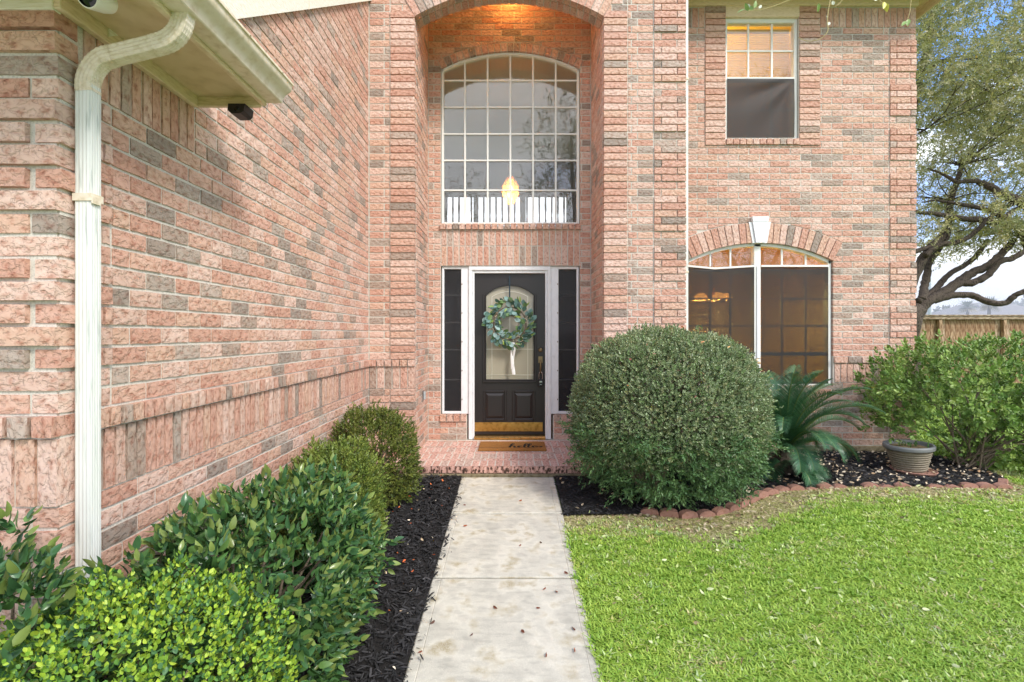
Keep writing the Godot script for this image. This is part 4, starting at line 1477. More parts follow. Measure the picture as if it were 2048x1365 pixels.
	lamp("ceiling_lamp_light", fl, Vector3.ZERO, c8(255, 222, 118), 0.75, 0.08)

	# ceiling of the recess with its downlight
	cbox(house, "recess_ceiling", p3(XL - 0.1, 5.60, DB + 0.1), p3(XR + 0.1, 5.68, DF + 0.18), M.ceiling_paint)
	var dl := thing("porch_downlight", "warm downlight in the ceiling of the entry recess", "lamp", p3(-0.01, 5.60, 5.93))
	put(dl, "trim_ring", lathe([Vector2(0.085, 0.0), Vector2(0.085, -0.012), Vector2(0.065, -0.012), Vector2(0.065, -0.001)], 24), M.white_plastic)
	put(dl, "bulb", lathe([Vector2(0.0, -0.03), Vector2(0.035, -0.024), Vector2(0.055, -0.006), Vector2(0.055, -0.001)], 16), M.lamp_glow)
	lamp("downlight_light", dl, Vector3(0, -0.05, 0), c8(255, 168, 82), 0.17, 0.05)

# ------------------------------------------------------------------ ground
var bed_edge := [Vector2(0.43, 3.99), Vector2(0.80, 4.00), Vector2(1.14, 4.03), Vector2(1.40, 3.96), Vector2(1.66, 4.00), Vector2(1.88, 4.12), Vector2(2.10, 4.28), Vector2(2.30, 4.42), Vector2(2.52, 4.53), Vector2(2.90, 4.60), Vector2(3.31, 4.64), Vector2(4.00, 4.63), Vector2(4.62, 4.60), Vector2(4.84, 4.80)]
var bed_right := PackedVector2Array()
var bed_left := PackedVector2Array([Vector2(-1.53, 1.66), Vector2(-0.50, 1.1), Vector2(-0.50, 4.89), Vector2(-1.53, 4.89)])

func sheet(called: String, poly: PackedVector2Array, cell: float, lift: float, bump: float, m: Material) -> void:
	var n := FastNoiseLite.new()
	n.seed = 3
	n.frequency = 2.2
	var b := box_of(poly)
	var st := new_st()
	st.set_smooth_group(1)
	var nx := ceili(b.size.x / cell)
	var ny := ceili(b.size.y / cell)
	for j in ny:
		for i in nx:
			var c := b.position + Vector2((i + 0.5) * cell, (j + 0.5) * cell)
			if not Geometry2D.is_point_in_polygon(c, poly): continue
			var q: Array = []
			for o in [[0, 0], [1, 0], [1, 1], [0, 1]]:
				var x: float = b.position.x + (i + o[0]) * cell
				var d: float = b.position.y + (j + o[1]) * cell
				q.append(p3(x, ground_y(d) + lift + bump * n.get_noise_2d(x, d), d))
			quad(st, q[0], q[1], q[2], q[3], Vector3.UP)
	tag(put(self, called, done(st), m), "", "", "", "structure")

func build_ground() -> void:
	var st := new_st()
	var ds := [-200.0, -60.0, -12.0, -6.0, -3.0, 0.0, 1.5, 3.0, 4.9, 8.0, 20.0, 60.0, 240.0]
	var xs := [-240.0, -60.0, -10.0, -2.0, 2.0, 10.0, 30.0, 80.0, 240.0]
	for j in ds.size() - 1:
		for i in xs.size() - 1:
			quad(st, p3(xs[i], ground_y(ds[j]), ds[j]), p3(xs[i + 1], ground_y(ds[j]), ds[j]), p3(xs[i + 1], ground_y(ds[j + 1]), ds[j + 1]), p3(xs[i], ground_y(ds[j + 1]), ds[j + 1]), Vector3.UP)
	tag(put(self, "ground", done(st), M.turf), "", "", "", "structure")
	bed_right = PackedVector2Array()
	for q in bed_edge: bed_right.append(q)
	bed_right.append_array(PackedVector2Array([Vector2(5.0, 5.2), Vector2(4.9, 5.90), Vector2(1.9, 5.90), Vector2(1.9, 5.24), Vector2(1.42, 5.24), Vector2(1.42, 4.89), Vector2(0.43, 4.89)]))
	var soil := PackedVector2Array()
	for q in bed_edge: soil.append(q + Vector2(0, 0.06))
	soil.append_array(PackedVector2Array([Vector2(5.6, 5.3), Vector2(5.5, 4.75), Vector2(4.7, 4.42), Vector2(3.4, 4.40), Vector2(2.75, 4.25), Vector2(2.25, 3.92), Vector2(1.9, 3.72), Vector2(1.5, 3.66), Vector2(1.0, 3.74), Vector2(0.44, 3.86)]))
	sheet("bare_soil", soil, 0.05, 0.006, 0.006, M.soil)
	sheet("mulch_bed", bed_right, 0.04, 0.024, 0.022, M.mulch_bed)
	sheet("mulch_bed", bed_left, 0.04, 0.024, 0.022, M.mulch_bed)
	sheet("soil_strip", PackedVector2Array([Vector2(0.425, 1.0), Vector2(0.50, 1.0), Vector2(0.50, 4.0), Vector2(0.425, 4.0)]), 0.025, 0.005, 0.004, M.soil)

	# driveway before the garage and the street beyond it, behind the camera
	var drive := new_st()
	for j in 6:
		var a := 1.55 - 2.3 * j
		var b := a - 2.29
		quad(drive, p3(-7.5, ground_y(a) + 0.02, a), p3(-2.3, ground_y(a) + 0.02, a), p3(-2.3, ground_y(b) + 0.02, b), p3(-7.5, ground_y(b) + 0.02, b), Vector3.UP)
	tag(put(self, "driveway", done(drive), M.concrete), "", "", "", "structure")
	var road := new_st()
	add_box(road, p3(-120, ground_y(-20) - 0.02, -20.5), p3(120, ground_y(-20) + 0.01, -12.3))
	tag(put(self, "street", done(road), M.asphalt), "", "", "", "structure")
	# concrete walk, slab by slab, with rounded edges and tooled margins
	var joints := [0.2, 1.14, 2.13, 3.08, 4.03, 4.885]
	var walk := Node3D.new()
	walk.name = "walkway"
	add_child(walk)
	walk.set_meta("kind", "structure")
	for k in range(1, joints.size() - 1):
		var dj: float = joints[k]
		cbox(walk, "joint", p3(-0.490, ground_y(dj) - 0.05, dj + 0.012), p3(0.423, ground_y(dj) + 0.006, dj - 0.012), M.joint_dirt, 0.001)
	for k in joints.size() - 1:
		var d0: float = joints[k] + 0.009
		var d1: float = joints[k + 1] - 0.009
		var s := new_st()
		var xl := -0.494
		var xr := 0.427
		var prof := [Vector2(xl, -0.09), Vector2(xl, -0.010), Vector2(xl + 0.003, -0.004), Vector2(xl + 0.010, 0.0), Vector2(xl + 0.052, -0.0005), Vector2(xl + 0.056, -0.0035), Vector2(xl + 0.060, -0.0005), Vector2(xr - 0.060, -0.0005), Vector2(xr - 0.056, -0.0035), Vector2(xr - 0.052, -0.0005), Vector2(xr - 0.010, 0.0), Vector2(xr - 0.003, -0.004), Vector2(xr, -0.010), Vector2(xr, -0.09)]
		var ends := [[d0, -0.008], [d0 + 0.004, -0.002], [d0 + 0.010, 0.0], [d1 - 0.010, 0.0], [d1 - 0.004, -0.002], [d1, -0.008]]
		var lift := 0.020
		for e in ends.size() - 1:
			for i in prof.size() - 1:
				var a: Vector2 = prof[i]
				var b: Vector2 = prof[i + 1]
				var y0: float = ground_y(ends[e][0]) + lift + ends[e][1]
				var y1: float = ground_y(ends[e + 1][0]) + lift + ends[e + 1][1]
				quad(s, p3(a.x, y0 + a.y, ends[e][0]), p3(b.x, y0 + b.y, ends[e][0]), p3(b.x, y1 + b.y, ends[e + 1][0]), p3(a.x, y1 + a.y, ends[e + 1][0]), Vector3(a.y - b.y, b.x - a.x, 0) + Vector3(0, 0.001, 0))
		for e in [0, ends.size() - 1]:
			var y: float = ground_y(ends[e][0]) + lift + ends[e][1]
			quad(s, p3(xl, y - 0.09, ends[e][0]), p3(xr, y - 0.09, ends[e][0]), p3(xr - 0.004, y - 0.001, ends[e][0]), p3(xl + 0.004, y - 0.001, ends[e][0]), Vector3.BACK if e == 0 else Vector3.FORWARD)
		put(walk, "slab", done(s), M.concrete)

func random_in(poly: PackedVector2Array) -> Vector2:
	var b := box_of(poly)
	while true:
		var p := b.position + Vector2(rng.randf() * b.size.x, rng.randf() * b.size.y)
		if Geometry2D.is_point_in_polygon(p, poly): return p
	return Vector2.ZERO

func spin(up: Vector3, turn: float, scale: float) -> Basis:
	var y := up.normalized()
	var x := y.cross(Vector3(0.37, 0.21, 0.9)).normalized()
	var b := Basis(x, y, x.cross(y))
	return Basis(y, turn) * b * Basis.from_scale(Vector3.ONE * scale)

func random_dir() -> Vector3:
	while true:
		var v := Vector3(rf(-1, 1), rf(-1, 1), rf(-1, 1))
		if v.length() < 1.0 and v.length() > 0.05: return v.normalized()
	return Vector3.UP

func mulch() -> void:
	var s := new_st()
	# a splintered sliver
	var a := [Vector3(-0.5, 0.0, 0.0), Vector3(-0.28, 0.10, 0.11), Vector3(-0.3, 0.09, -0.10), Vector3(0.3, 0.12, 0.09), Vector3(0.26, 0.10, -0.12), Vector3(0.5, 0.0, 0.01), Vector3(0.0, 0.17, 0.0)]
	for t in [[0, 1, 2], [1, 3, 6], [2, 6, 4], [1, 6, 2], [3, 4, 6], [3, 5, 4]]:
		tri(s, a[t[0]], a[t[1]], a[t[2]])
	var mesh := done(s)
	for side in 2:
		var where: Array = []
		var tints := PackedColorArray()
		var poly := bed_left if side == 0 else bed_right
		for k in (17000 if side == 0 else 21000):
			var q := random_in(poly)
			if side == 0 and k % 90 == 0: q.x = -0.50 + absf(rng.randfn(0.0, 0.035))
			var l := rf(0.018, 0.06) * (1.0 if rng.randf() < 0.85 else 1.5)
			var b := Basis(Vector3.UP, rf(0, TAU)) * Basis(Vector3.BACK, rf(-0.5, 0.5)) * Basis(Vector3.RIGHT, rf(-0.8, 0.8)) * Basis.from_scale(Vector3(l, l * rf(0.25, 0.6), l * rf(0.5, 1.0)))
			where.append(Transform3D(b, p3(q.x, ground_y(q.y) + 0.026 + rf(-0.006, 0.016), q.y)))
			var v := rf(0.010, 0.035)
			if rng.randf() < 0.12: v = rf(0.04, 0.075)
			tints.append(Color(v * 1.02, v * 0.98, v))
		tag(scatter(self, "mulch", mesh, M.chip, where, tints), "black shredded bark mulch beside the garage wall" if side == 0 else "black shredded bark mulch under the wing windows", "mulch")

# ------------------------------------------------------------------ leaves
# A leaf along +y with its face to +z.
func add_leaf(st: SurfaceTool, xf: Transform3D, length: float, width: float, c: Color, fold := 0.12, droop := 0.15, segs := 4, blunt := 0.0) -> void:
	st.set_color(c)
	st.set_smooth_group(1)
	var mid: Array = []
	var left: Array = []
	var right: Array = []
	for k in segs + 1:
		var t := float(k) / segs
		var w := width * 0.5 * pow(sin(PI * clampf(lerpf(t, sqrt(t), 0.35) if blunt == 0.0 else pow(t, 1.0 - blunt * 0.0), 0.02, 0.98)), 0.75)
		if blunt > 0.0: w = width * 0.5 * pow(sin(PI * clampf(pow(t, 1.25), 0.03, 0.97)), 0.6)
		var y := t * length
		var z := -droop * t * t * length
		mid.append(xf * Vector3(0, y, z - fold * w))
		left.append(xf * Vector3(-w, y, z + fold * w))
		right.append(xf * Vector3(w, y, z + fold * w))
	for k in segs:
		if k == 0:
			tri(st, mid[0], left[1], mid[1]); tri(st, mid[0], mid[1], right[1])
		elif k == segs - 1:
			tri(st, mid[k], left[k], mid[k + 1]); tri(st, mid[k], mid[k + 1], right[k])
		else:
			tri(st, mid[k], left[k], left[k + 1]); tri(st, mid[k], left[k + 1], mid[k + 1])
			tri(st, mid[k], mid[k + 1], right[k + 1]); tri(st, mid[k], right[k + 1], right[k])

func leaf_mesh(length: float, width: float, c: Color, fold := 0.12, droop := 0.15, segs := 4, blunt := 0.0) -> ArrayMesh:
	var st := new_st()
	add_leaf(st, Transform3D(), length, width, c, fold, droop, segs, blunt)
	return done(st)

# A sprig of leaves along +y.
func sprig(n: int, length: float, leaf_l: float, leaf_w: float, splay: float, seed_: int, segs := 3, vary := 0.25, blunt := 0.0) -> ArrayMesh:
	var r := RandomNumberGenerator.new()
	r.seed = seed_
	var st := new_st()
	for k in n:
		var t := float(k) / maxf(1.0, n - 1.0)
		var yaw := k * 2.4 + r.randf_range(-0.4, 0.4)
		var tilt := splay * (1.0 - 0.55 * t) + r.randf_range(-0.2, 0.2)
		var b := Basis(Vector3.UP, yaw) * Basis(Vector3.RIGHT, tilt)
		var v := 1.0 + r.randf_range(-vary, vary)
		var s := r.randf_range(0.8, 1.15)
		add_leaf(st, Transform3D(b, Vector3(0, t * length, 0)), leaf_l * s, leaf_w * s, Color(v, v, v), 0.15, r.randf_range(0.0, 0.3), segs, blunt)
	return done(st)

func pick(cs: Array) -> Color:
	var a: Color = cs[rng.randi() % cs.size()]
	var b: Color = cs[rng.randi() % cs.size()]
	return a.lerp(b, rng.randf() * 0.5)

# Points on and inside a lumpy ellipsoid: transforms whose y axis is the direction of growth.
func shell(center: Vector3, radii: Vector3, n: int, opt: Dictionary) -> Array:
	var noise := FastNoiseLite.new()
	noise.seed = opt.get("seed", 1)
	noise.frequency = opt.get("freq", 1.6)
	var gaps := FastNoiseLite.new()
	gaps.seed = opt.get("seed", 1) + 50
	gaps.frequency = opt.get("gap_freq", 4.0)
	var out: Array = []
	var tries := 0
	while out.size() < n and tries < n * 6:
		tries += 1
		var dir := random_dir()
		if dir.y < opt.get("low", -0.7): continue
		var k: float = 1.0 + opt.get("lump", 0.08) * noise.get_noise_3dv(dir * 1.0) * 2.0
		var t := lerpf(opt.get("inner", 0.6), 1.0, pow(rng.randf(), opt.get("bias", 0.5)))
		var p: Vector3 = dir * radii * k * t
		if opt.has("boxy"):
			var f: float = opt.boxy
			var e := pow(pow(absf(dir.x), f) + pow(absf(dir.y), f) + pow(absf(dir.z), f), -1.0 / f)
			p *= lerpf(1.0, e, 0.8)
		if gaps.get_noise_3dv(p) < opt.get("gap", -1.0): continue
		if center.y + p.y < ground_y(-(center.z + p.z)) + 0.05: continue
		var grow: Vector3 = (dir * opt.get("out", 0.8) + Vector3.UP * opt.get("up", 0.5) + random_dir() * opt.get("wild", 0.5)).normalized()
		out.append(Transform3D(spin(grow, rf(0, TAU), rf(opt.get("small", 0.75), opt.get("large", 1.2))), center + p))
	return out

func tints(n: int, cs: Array) -> PackedColorArray:
	var out := PackedColorArray()
	for k in n: out.append(pick(cs))
	return out

# Single leaves: the 300 that show largest become parts of the plant, the others one mass.
func single_leaves(plant: Node3D, spots: Array, meshes: Array, m: Material, centre: Vector3) -> void:
	var eye := Vector3(0, EYE, 0)
	var rows: Array = []
	for i in spots.size():
		var t: Transform3D = spots[i]
		var p := t.origin
		var d := -p.z
		var s := 0.0
		if d > 0.3:
			var px := 1022.0 + FOCAL * p.x / d
			var py := 668.0 - FOCAL * (p.y - EYE) / d
			if px > 0 and px < 2048 and py > 0 and py < 1365:
				var to_eye := (eye - p).normalized()
				s = absf(t.basis.z.normalized().dot(to_eye)) * maxf(0.0, (p - centre).dot(to_eye)) / (d * d)
		rows.append([s, i])
	rows.sort_custom(func(a, b): return a[0] > b[0])
	var rest: Array = []
	for k in meshes.size(): rest.append([])
	for k in rows.size():
		var i: int = rows[k][1]
		var v := i % meshes.size()
		var t: Transform3D = spots[i]
		t.origin -= plant.position
		if k < 300 and rows[k][0] > 0.0:
			var o := put(plant, "leaf", meshes[v], m)
			o.transform = t
		else:
			rest[v].append(t)
	for v in meshes.size():
		if rest[v].size():
			var white := PackedColorArray()
			for k in rest[v].size():
				var g := rf(0.8, 1.15)
				white.append(Color(g, g, g))
			scatter(plant, "foliage", meshes[v], m, rest[v], white)

func lin(r: float, g: float, b: float) -> Color:
	return Color(r, g, b)

# Stems from a foot to points among the leaves.
func stems(plant: Node3D, foot: Vector3, ends: Array, r0: float, spread: float, m: Material, called := "stem") -> void:
	for e in ends:
		var st := new_st()
		st.set_smooth_group(1)
		var start := foot + Vector3(rf(-spread, spread), 0, rf(-spread, spread))
		var mid: Vector3 = start.lerp(e, 0.45) + Vector3(rf(-0.05, 0.05), 0.06, rf(-0.05, 0.05))
		var path := smooth_path([start, start.lerp(mid, 0.5) + Vector3(rf(-0.02, 0.02), 0.02, rf(-0.02, 0.02)), mid, mid.lerp(e, 0.6) + Vector3(rf(-0.03, 0.03), 0.02, rf(-0.03, 0.03)), e], 3)
		var rr: Array = []
		for k in path.size():
			rr.append(lerpf(r0, r0 * 0.25, float(k) / path.size()))
		for k in path.size(): path[k] -= plant.position
		add_tube(st, path, rr, 6)
		put(plant, called, done(st), m)

func plants_left() -> void:
	# lime boxwood by the corner
	var c := p3(-1.15, 0.09, 1.46)
	var o := thing("boxwood_shrub", "low lime green boxwood mound beside the walk and garage corner", "shrub", Vector3(c.x, ground_y(1.48), c.z))
	var spots: Array = []
	var heads := shell(c, Vector3(0.40, 0.42, 0.40), 5400, {"seed": 4, "lump": 0.10, "freq": 2.2, "inner": 0.72, "bias": 0.45, "up": 0.55, "wild": 0.5, "low": -0.85, "boxy": 3.0})
	for h in heads:
		for k in 5:
			var yaw := k * 2.4 + rf(-0.4, 0.4)
			var tilt := 1.05 - 0.16 * k + rf(-0.2, 0.2)
			var b: Basis = h.basis * Basis(Vector3.UP, yaw) * Basis(Vector3.RIGHT, tilt)
			spots.append(Transform3D(b, h.origin + h.basis.y * (0.011 * k)))
	var box_leaves: Array = []
	for cc in [lin(0.36, 0.52, 0.05), lin(0.22, 0.40, 0.05), lin(0.44, 0.58, 0.06), lin(0.12, 0.26, 0.05), lin(0.07, 0.17, 0.055), lin(0.30, 0.47, 0.05)]:
		box_leaves.append(leaf_mesh(0.0165, 0.0115, cc, 0.16, 0.12, 4, 1.0))
	single_leaves(o, spots, box_leaves, M.leaf, c)
	stems(o, Vector3(c.x, ground_y(1.48), c.z), shell(c, Vector3(0.33, 0.33, 0.32), 22, {"seed": 2, "inner": 0.8, "low": 0.0}).map(func(t): return t.origin), 0.009, 0.06, M.stem)

	# glossy large-leaved holly along the wall
	c = p3(-1.11, 0.13, 2.22)
	o = thing("holly_shrub", "dark glossy holly shrub with large leaves against the garage wall", "shrub", Vector3(c.x, ground_y(2.3), c.z))
	spots = []
	heads = shell(c, Vector3(0.40, 0.45, 0.70), 2000, {"seed": 9, "lump": 0.16, "freq": 1.6, "inner": 0.66, "bias": 0.45, "up": 0.5, "wild": 1.0, "low": -0.75, "gap": -0.34, "gap_freq": 2.2, "boxy": 3.0, "small": 0.55, "large": 1.2})
	for h in heads:
		for k in 6:
			var yaw := k * 2.4 + rf(-0.5, 0.5)
			var tilt := 1.25 - 0.13 * k + rf(-0.25, 0.25)
			var b: Basis = h.basis * Basis(Vector3.UP, yaw) * Basis(Vector3.RIGHT, tilt)
			spots.append(Transform3D(b, h.origin + h.basis.y * (0.014 * k)))
	var holly: Array = []
	for cc in [lin(0.055, 0.135, 0.04), lin(0.08, 0.18, 0.05), lin(0.042, 0.105, 0.04), lin(0.115, 0.215, 0.055), lin(0.065, 0.155, 0.06), lin(0.20, 0.27, 0.07)]:
		holly.append(leaf_mesh(0.046, 0.022, cc, 0.18, 0.40, 5))
	single_leaves(o, spots, holly, M.leaf_gloss, c)
	stems(o, Vector3(c.x - 0.05, ground_y(2.3), c.z), shell(c, Vector3(0.36, 0.38, 0.52), 16, {"seed": 3, "inner": 0.75, "low": -0.2}).map(func(t): return t.origin), 0.011, 0.12, M.stem)

	# a second holly in front of the garage front, leggy
	c = p3(-1.52, 0.30, 1.38)
	o = thing("holly_shrub", "leggy holly shrub with bare twigs in front of the garage brickwork", "shrub", Vector3(-1.6, ground_y(1.38), c.z))
	spots = []
	heads = shell(c, Vector3(0.28, 0.44, 0.18), 270, {"seed": 19, "lump": 0.22, "inner": 0.5, "up": 0.5, "wild": 0.8, "low": -0.8, "gap": -0.12, "gap_freq": 3.0})
	for h in heads:
		for k in 6:
			var yaw := k * 2.4 + rf(-0.5, 0.5)
			var tilt := 1.25 - 0.13 * k + rf(-0.25, 0.25)
			var b: Basis = h.basis * Basis(Vector3.UP, yaw) * Basis(Vector3.RIGHT, tilt)
			spots.append(Transform3D(b, h.origin + h.basis.y * (0.013 * k)))
	single_leaves(o, spots, holly, M.leaf_gloss, c)
	var twig_ends: Array = heads.slice(0, 34).map(func(t): return t.origin)
	stems(o, Vector3(-1.60, ground_y(1.38), c.z), twig_ends, 0.009, 0.05, M.stem)

	# two clipped shrubs further along the wall
	var small := sprig(9, 0.05, 0.022, 0.012, 1.0, 8, 2, 0.3)
	var olive := [lin(0.15, 0.22, 0.04), lin(0.21, 0.28, 0.05), lin(0.11, 0.17, 0.035), lin(0.26, 0.31, 0.06)]
	for q in [[-1.20, 0.11, 3.32, 0.30, 0.44, 0.34, "bushy olive green shrub between the holly and the next clipped shrub", 31], [-1.18, 0.19, 4.28, 0.33, 0.46, 0.33, "dark olive shrub beside the brick porch", 37]]:
		c = p3(q[0], q[1], q[2])
		o = thing("yaupon_shrub", q[6], "shrub", Vector3(c.x, ground_y(q[2]), c.z))
		var pts := shell(c, Vector3(q[3], q[4], q[5]), 3000, {"seed": q[7], "lump": 0.16, "freq": 2.0, "inner": 0.62, "up": 0.6, "wild": 0.6, "low": -0.85, "gap": -0.38, "gap_freq": 4.0, "boxy": 2.8})
		for k in pts.size(): pts[k].origin -= o.position
		scatter(o, "foliage", small, M.leaf, pts, tints(pts.size(), olive if q[7] == 31 else [lin(0.12, 0.16, 0.03), lin(0.18, 0.22, 0.04), lin(0.09, 0.13, 0.028), lin(0.22, 0.24, 0.05)]))
		stems(o, Vector3(c.x, ground_y(q[2]), c.z), shell(c, Vector3(q[3], q[4], q[5]) * 0.8, 22, {"seed": 5, "inner": 0.8, "low": -0.1}).map(func(t): return t.origin), 0.012, 0.08, M.stem)

func plants_right() -> void:
	# the large clipped ball
	var c := p3(1.42, 0.66, 4.50)
	var o := thing("round_bush", "large clipped round bush covering the corner of the porch", "bush", Vector3(c.x, ground_y(4.5), c.z))
	var fine := sprig(10, 0.034, 0.0175, 0.0108, 1.15, 15, 3, 0.35, 1.0)
	var pts := shell(c, Vector3(0.835, 0.69, 0.80), 25000, {"seed": 41, "lump": 0.05, "freq": 2.6, "inner": 0.70, "bias": 0.5, "up": 0.3, "wild": 0.6, "low": -0.62, "boxy": 2.35, "small": 0.7, "large": 1.05})
	var grey_green := [lin(0.26, 0.34, 0.165), lin(0.33, 0.41, 0.21), lin(0.20, 0.28, 0.125), lin(0.42, 0.49, 0.29), lin(0.22, 0.33, 0.125), lin(0.36, 0.37, 0.18)]
	for k in pts.size(): pts[k].origin -= o.position
	scatter(o, "foliage", fine, M.leaf_gloss, pts, tints(pts.size(), grey_green))
	# stray shoots past the clipped surface
	pts = shell(c, Vector3(0.85, 0.71, 0.82), 110, {"seed": 44, "lump": 0.08, "freq": 2.1, "inner": 0.97, "up": 0.5, "wild": 0.8, "low": -0.6, "boxy": 2.35, "large": 1.6})
	for k in pts.size(): pts[k].origin -= o.position
	scatter(o, "foliage", fine, M.leaf_gloss, pts, tints(pts.size(), grey_green))
	# looser skirt below
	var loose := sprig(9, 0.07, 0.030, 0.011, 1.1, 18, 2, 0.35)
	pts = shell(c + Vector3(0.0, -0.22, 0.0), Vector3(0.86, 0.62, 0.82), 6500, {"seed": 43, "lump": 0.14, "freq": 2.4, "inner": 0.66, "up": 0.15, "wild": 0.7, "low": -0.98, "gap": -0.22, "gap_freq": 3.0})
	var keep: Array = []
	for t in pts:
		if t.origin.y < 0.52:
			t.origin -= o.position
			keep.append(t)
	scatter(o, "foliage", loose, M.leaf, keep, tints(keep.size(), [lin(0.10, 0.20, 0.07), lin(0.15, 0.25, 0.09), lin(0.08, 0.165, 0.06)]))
	stems(o, Vector3(1.26, ground_y(4.4), -4.25), shell(c, Vector3(0.6, 0.5, 0.55), 16, {"seed": 6, "inner": 0.7, "low": -0.35}).map(func(t): return t.origin), 0.022, 0.10, M.stem)
	# fallen leaves caught on top of it
	var dry := leaf_mesh(0.042, 0.018, Color.WHITE, 0.3, 0.2, 4)
	for k in 22:
		var a := rf(-0.3, 2.3)
		var e := rf(0.35, 1.3)
		var dir := Vector3(cos(a) * cos(e), sin(e), sin(a) * cos(e))
		dir.z = absf(dir.z)
		var q := c + dir * Vector3(0.945, 0.745, 0.91)
		var tan := rng.randf() < 0.75
		var m := mat(Color(rf(0.75, 0.92), rf(0.6, 0.78), rf(0.42, 0.6)), 0.8) if tan else mat(c8(196, 116, 52), 0.8)
		var l := put(self, "fallen_leaf", dry, m, q, spin(Vector3(rf(-1, 1), rf(-0.3, 0.3), rf(-1, 1)), rf(0, TAU), rf(0.7, 1.1)))
		tag(l, "dry %s leaf caught on the large round bush" % ("tan" if tan else "orange"), "leaf", "%s leaves on the round bush" % ("tan" if tan else "orange"))

	# sago palm
	c = p3(2.80, ground_y(4.95) + 0.02, 5.0)
	o = thing("sago_palm", "dark green sago palm with arching fronds under the arched window", "palm", c)
	var core := new_st()
	add_tube(core, [Vector3.ZERO, Vector3(0, 0.12, 0), Vector3(0, 0.25, 0)], [0.10, 0.12, 0.06], 10)
	put(o, "trunk", done(core), M.bark)
	var fronds: Array = []
	for k in 8:
		fronds.append(frond([1.38, 1.18, 1.0, 0.82, 0.55, 0.15, 1.1, 0.7][k], [0.9, 1.2, 1.5, 1.7, 1.9, 1.9, 2.0, 2.2][k], [1.02, 1.04, 1.05, 0.98, 0.74, 0.52, 0.90, 0.72][k], 60 + k))
	var n := 58
	for k in n:
		var v: int = [0, 1, 5, 2, 3, 0, 1, 6, 5, 4, 1, 3, 7, 2, 5, 0, 6, 4, 5][k % 19]
		var f := put(o, "frond", fronds[v], M.needle, Vector3(0, 0.22 - (0.1 if v == 5 else 0.0), 0), Basis(Vector3.UP, k * 2.399 + rf(-0.25, 0.25)) * Basis.from_scale(Vector3.ONE * rf(0.80, 1.0)))
		f.name = "frond" if k == 0 else "frond_%03d" % k

	# ribbed planter on its saucer
	var pd := 5.06
	var pp := p3((1820 - 1022) * pd / FOCAL, ground_y(pd) + 0.03, pd)
	o = thing("flower_pot", "ribbed grey brown flower pot with dark rim near the house corner", "pot", pp + Vector3(0, 0.012, 0), 0.0)
	o.rotation.z = 0.05
	var prof := [Vector2(0.0, 0.01), Vector2(0.125, 0.01), Vector2(0.130, 0.0)]
	for k in 9:
		var t0 := k / 9.0
		var t1 := (k + 0.72) / 9.0
		prof.append(Vector2(lerpf(0.132, 0.188, t0), 0.005 + 0.215 * t0))
		prof.append(Vector2(lerpf(0.142, 0.198, t1), 0.005 + 0.215 * t1))
	put(o, "body", lathe(prof, 40), M.pot)
	put(o, "rim", lathe([Vector2(0.186, 0.222), Vector2(0.205, 0.218), Vector2(0.216, 0.228), Vector2(0.218, 0.252), Vector2(0.212, 0.266), Vector2(0.196, 0.266), Vector2(0.188, 0.252), Vector2(0.180, 0.225)], 40), M.pot_rim)
	put(o, "soil", lathe([Vector2(0.0, 0.240), Vector2(0.10, 0.236), Vector2(0.186, 0.228)], 24), M.soil)
	var sprout := sprig(8, 0.05, 0.03, 0.014, 1.2, 5, 3)
	var sp: Array = []
	for k in 9: sp.append(Transform3D(spin(Vector3(rf(-0.6, 0.6), 1, rf(-0.6, 0.6)), rf(0, TAU), rf(0.6, 1.0)), Vector3(rf(-0.12, 0.12), 0.235, rf(-0.12, 0.12))))
	scatter(o, "foliage", sprout, M.leaf, sp, tints(9, [lin(0.08, 0.2, 0.04)]))
	var sc := put(self, "pot_saucer", lathe([Vector2(0.0, 0.004), Vector2(0.17, 0.004), Vector2(0.19, 0.016), Vector2(0.198, 0.012), Vector2(0.185, -0.010), Vector2(0.0, -0.012)], 32), M.terracotta, pp + Vector3(0.02, 0.008, 0.02))
	tag(sc, "terracotta saucer on the mulch under the ribbed flower pot", "saucer")

	# loose shrub at the house corner, with bare lower stems
	c = p3(5.05, 0.61, 5.30)
	o = thing("loose_shrub", "open mid green shrub with bare stems in front of the house corner", "shrub", Vector3(5.0, ground_y(5.3), c.z))
	var med := sprig(8, 0.06, 0.044, 0.023, 1.2, 25, 3, 0.3)
	var heads := shell(c, Vector3(1.16, 0.63, 0.62), 2300, {"seed": 47, "lump": 0.16, "freq": 2.3, "inner": 0.50, "bias": 0.6, "up": 0.55, "wild": 0.6, "low": -0.55, "gap": -0.16, "gap_freq": 2.6, "boxy": 2.8})
	var low := shell(c + Vector3(0.45, -0.42, 0.12), Vector3(0.80, 0.45, 0.5), 900, {"seed": 48, "lump": 0.2, "inner": 0.4, "up": 0.4, "wild": 0.7, "low": -0.6, "gap": -0.1, "gap_freq": 3.0})
	heads.append_array(low)
	var ends: Array = []
	for k in heads.size():
		if k % 24 == 0: ends.append(heads[k].origin)
	for k in heads.size(): heads[k].origin -= o.position
	scatter(o, "foliage", med, M.leaf, heads, tints(heads.size(), [lin(0.17, 0.29, 0.06), lin(0.24, 0.37, 0.085), lin(0.13, 0.24, 0.055), lin(0.30, 0.41, 0.10)]))
	var yel: Array = []
	for k in 26: yel.append(Transform3D(spin(random_dir(), rf(0, TAU), 1.0), heads[rng.randi() % heads.size()].origin))
	scatter(o, "yellow_leaves", leaf_mesh(0.05, 0.022, Color.WHITE, 0.2, 0.2), M.leaf, yel, tints(26, [lin(0.7, 0.5, 0.05), lin(0.6, 0.45, 0.08)]))
	stems(o, Vector3(4.88, ground_y(5.3), -5.22), ends.slice(0, 30), 0.011, 0.13, M.stem)

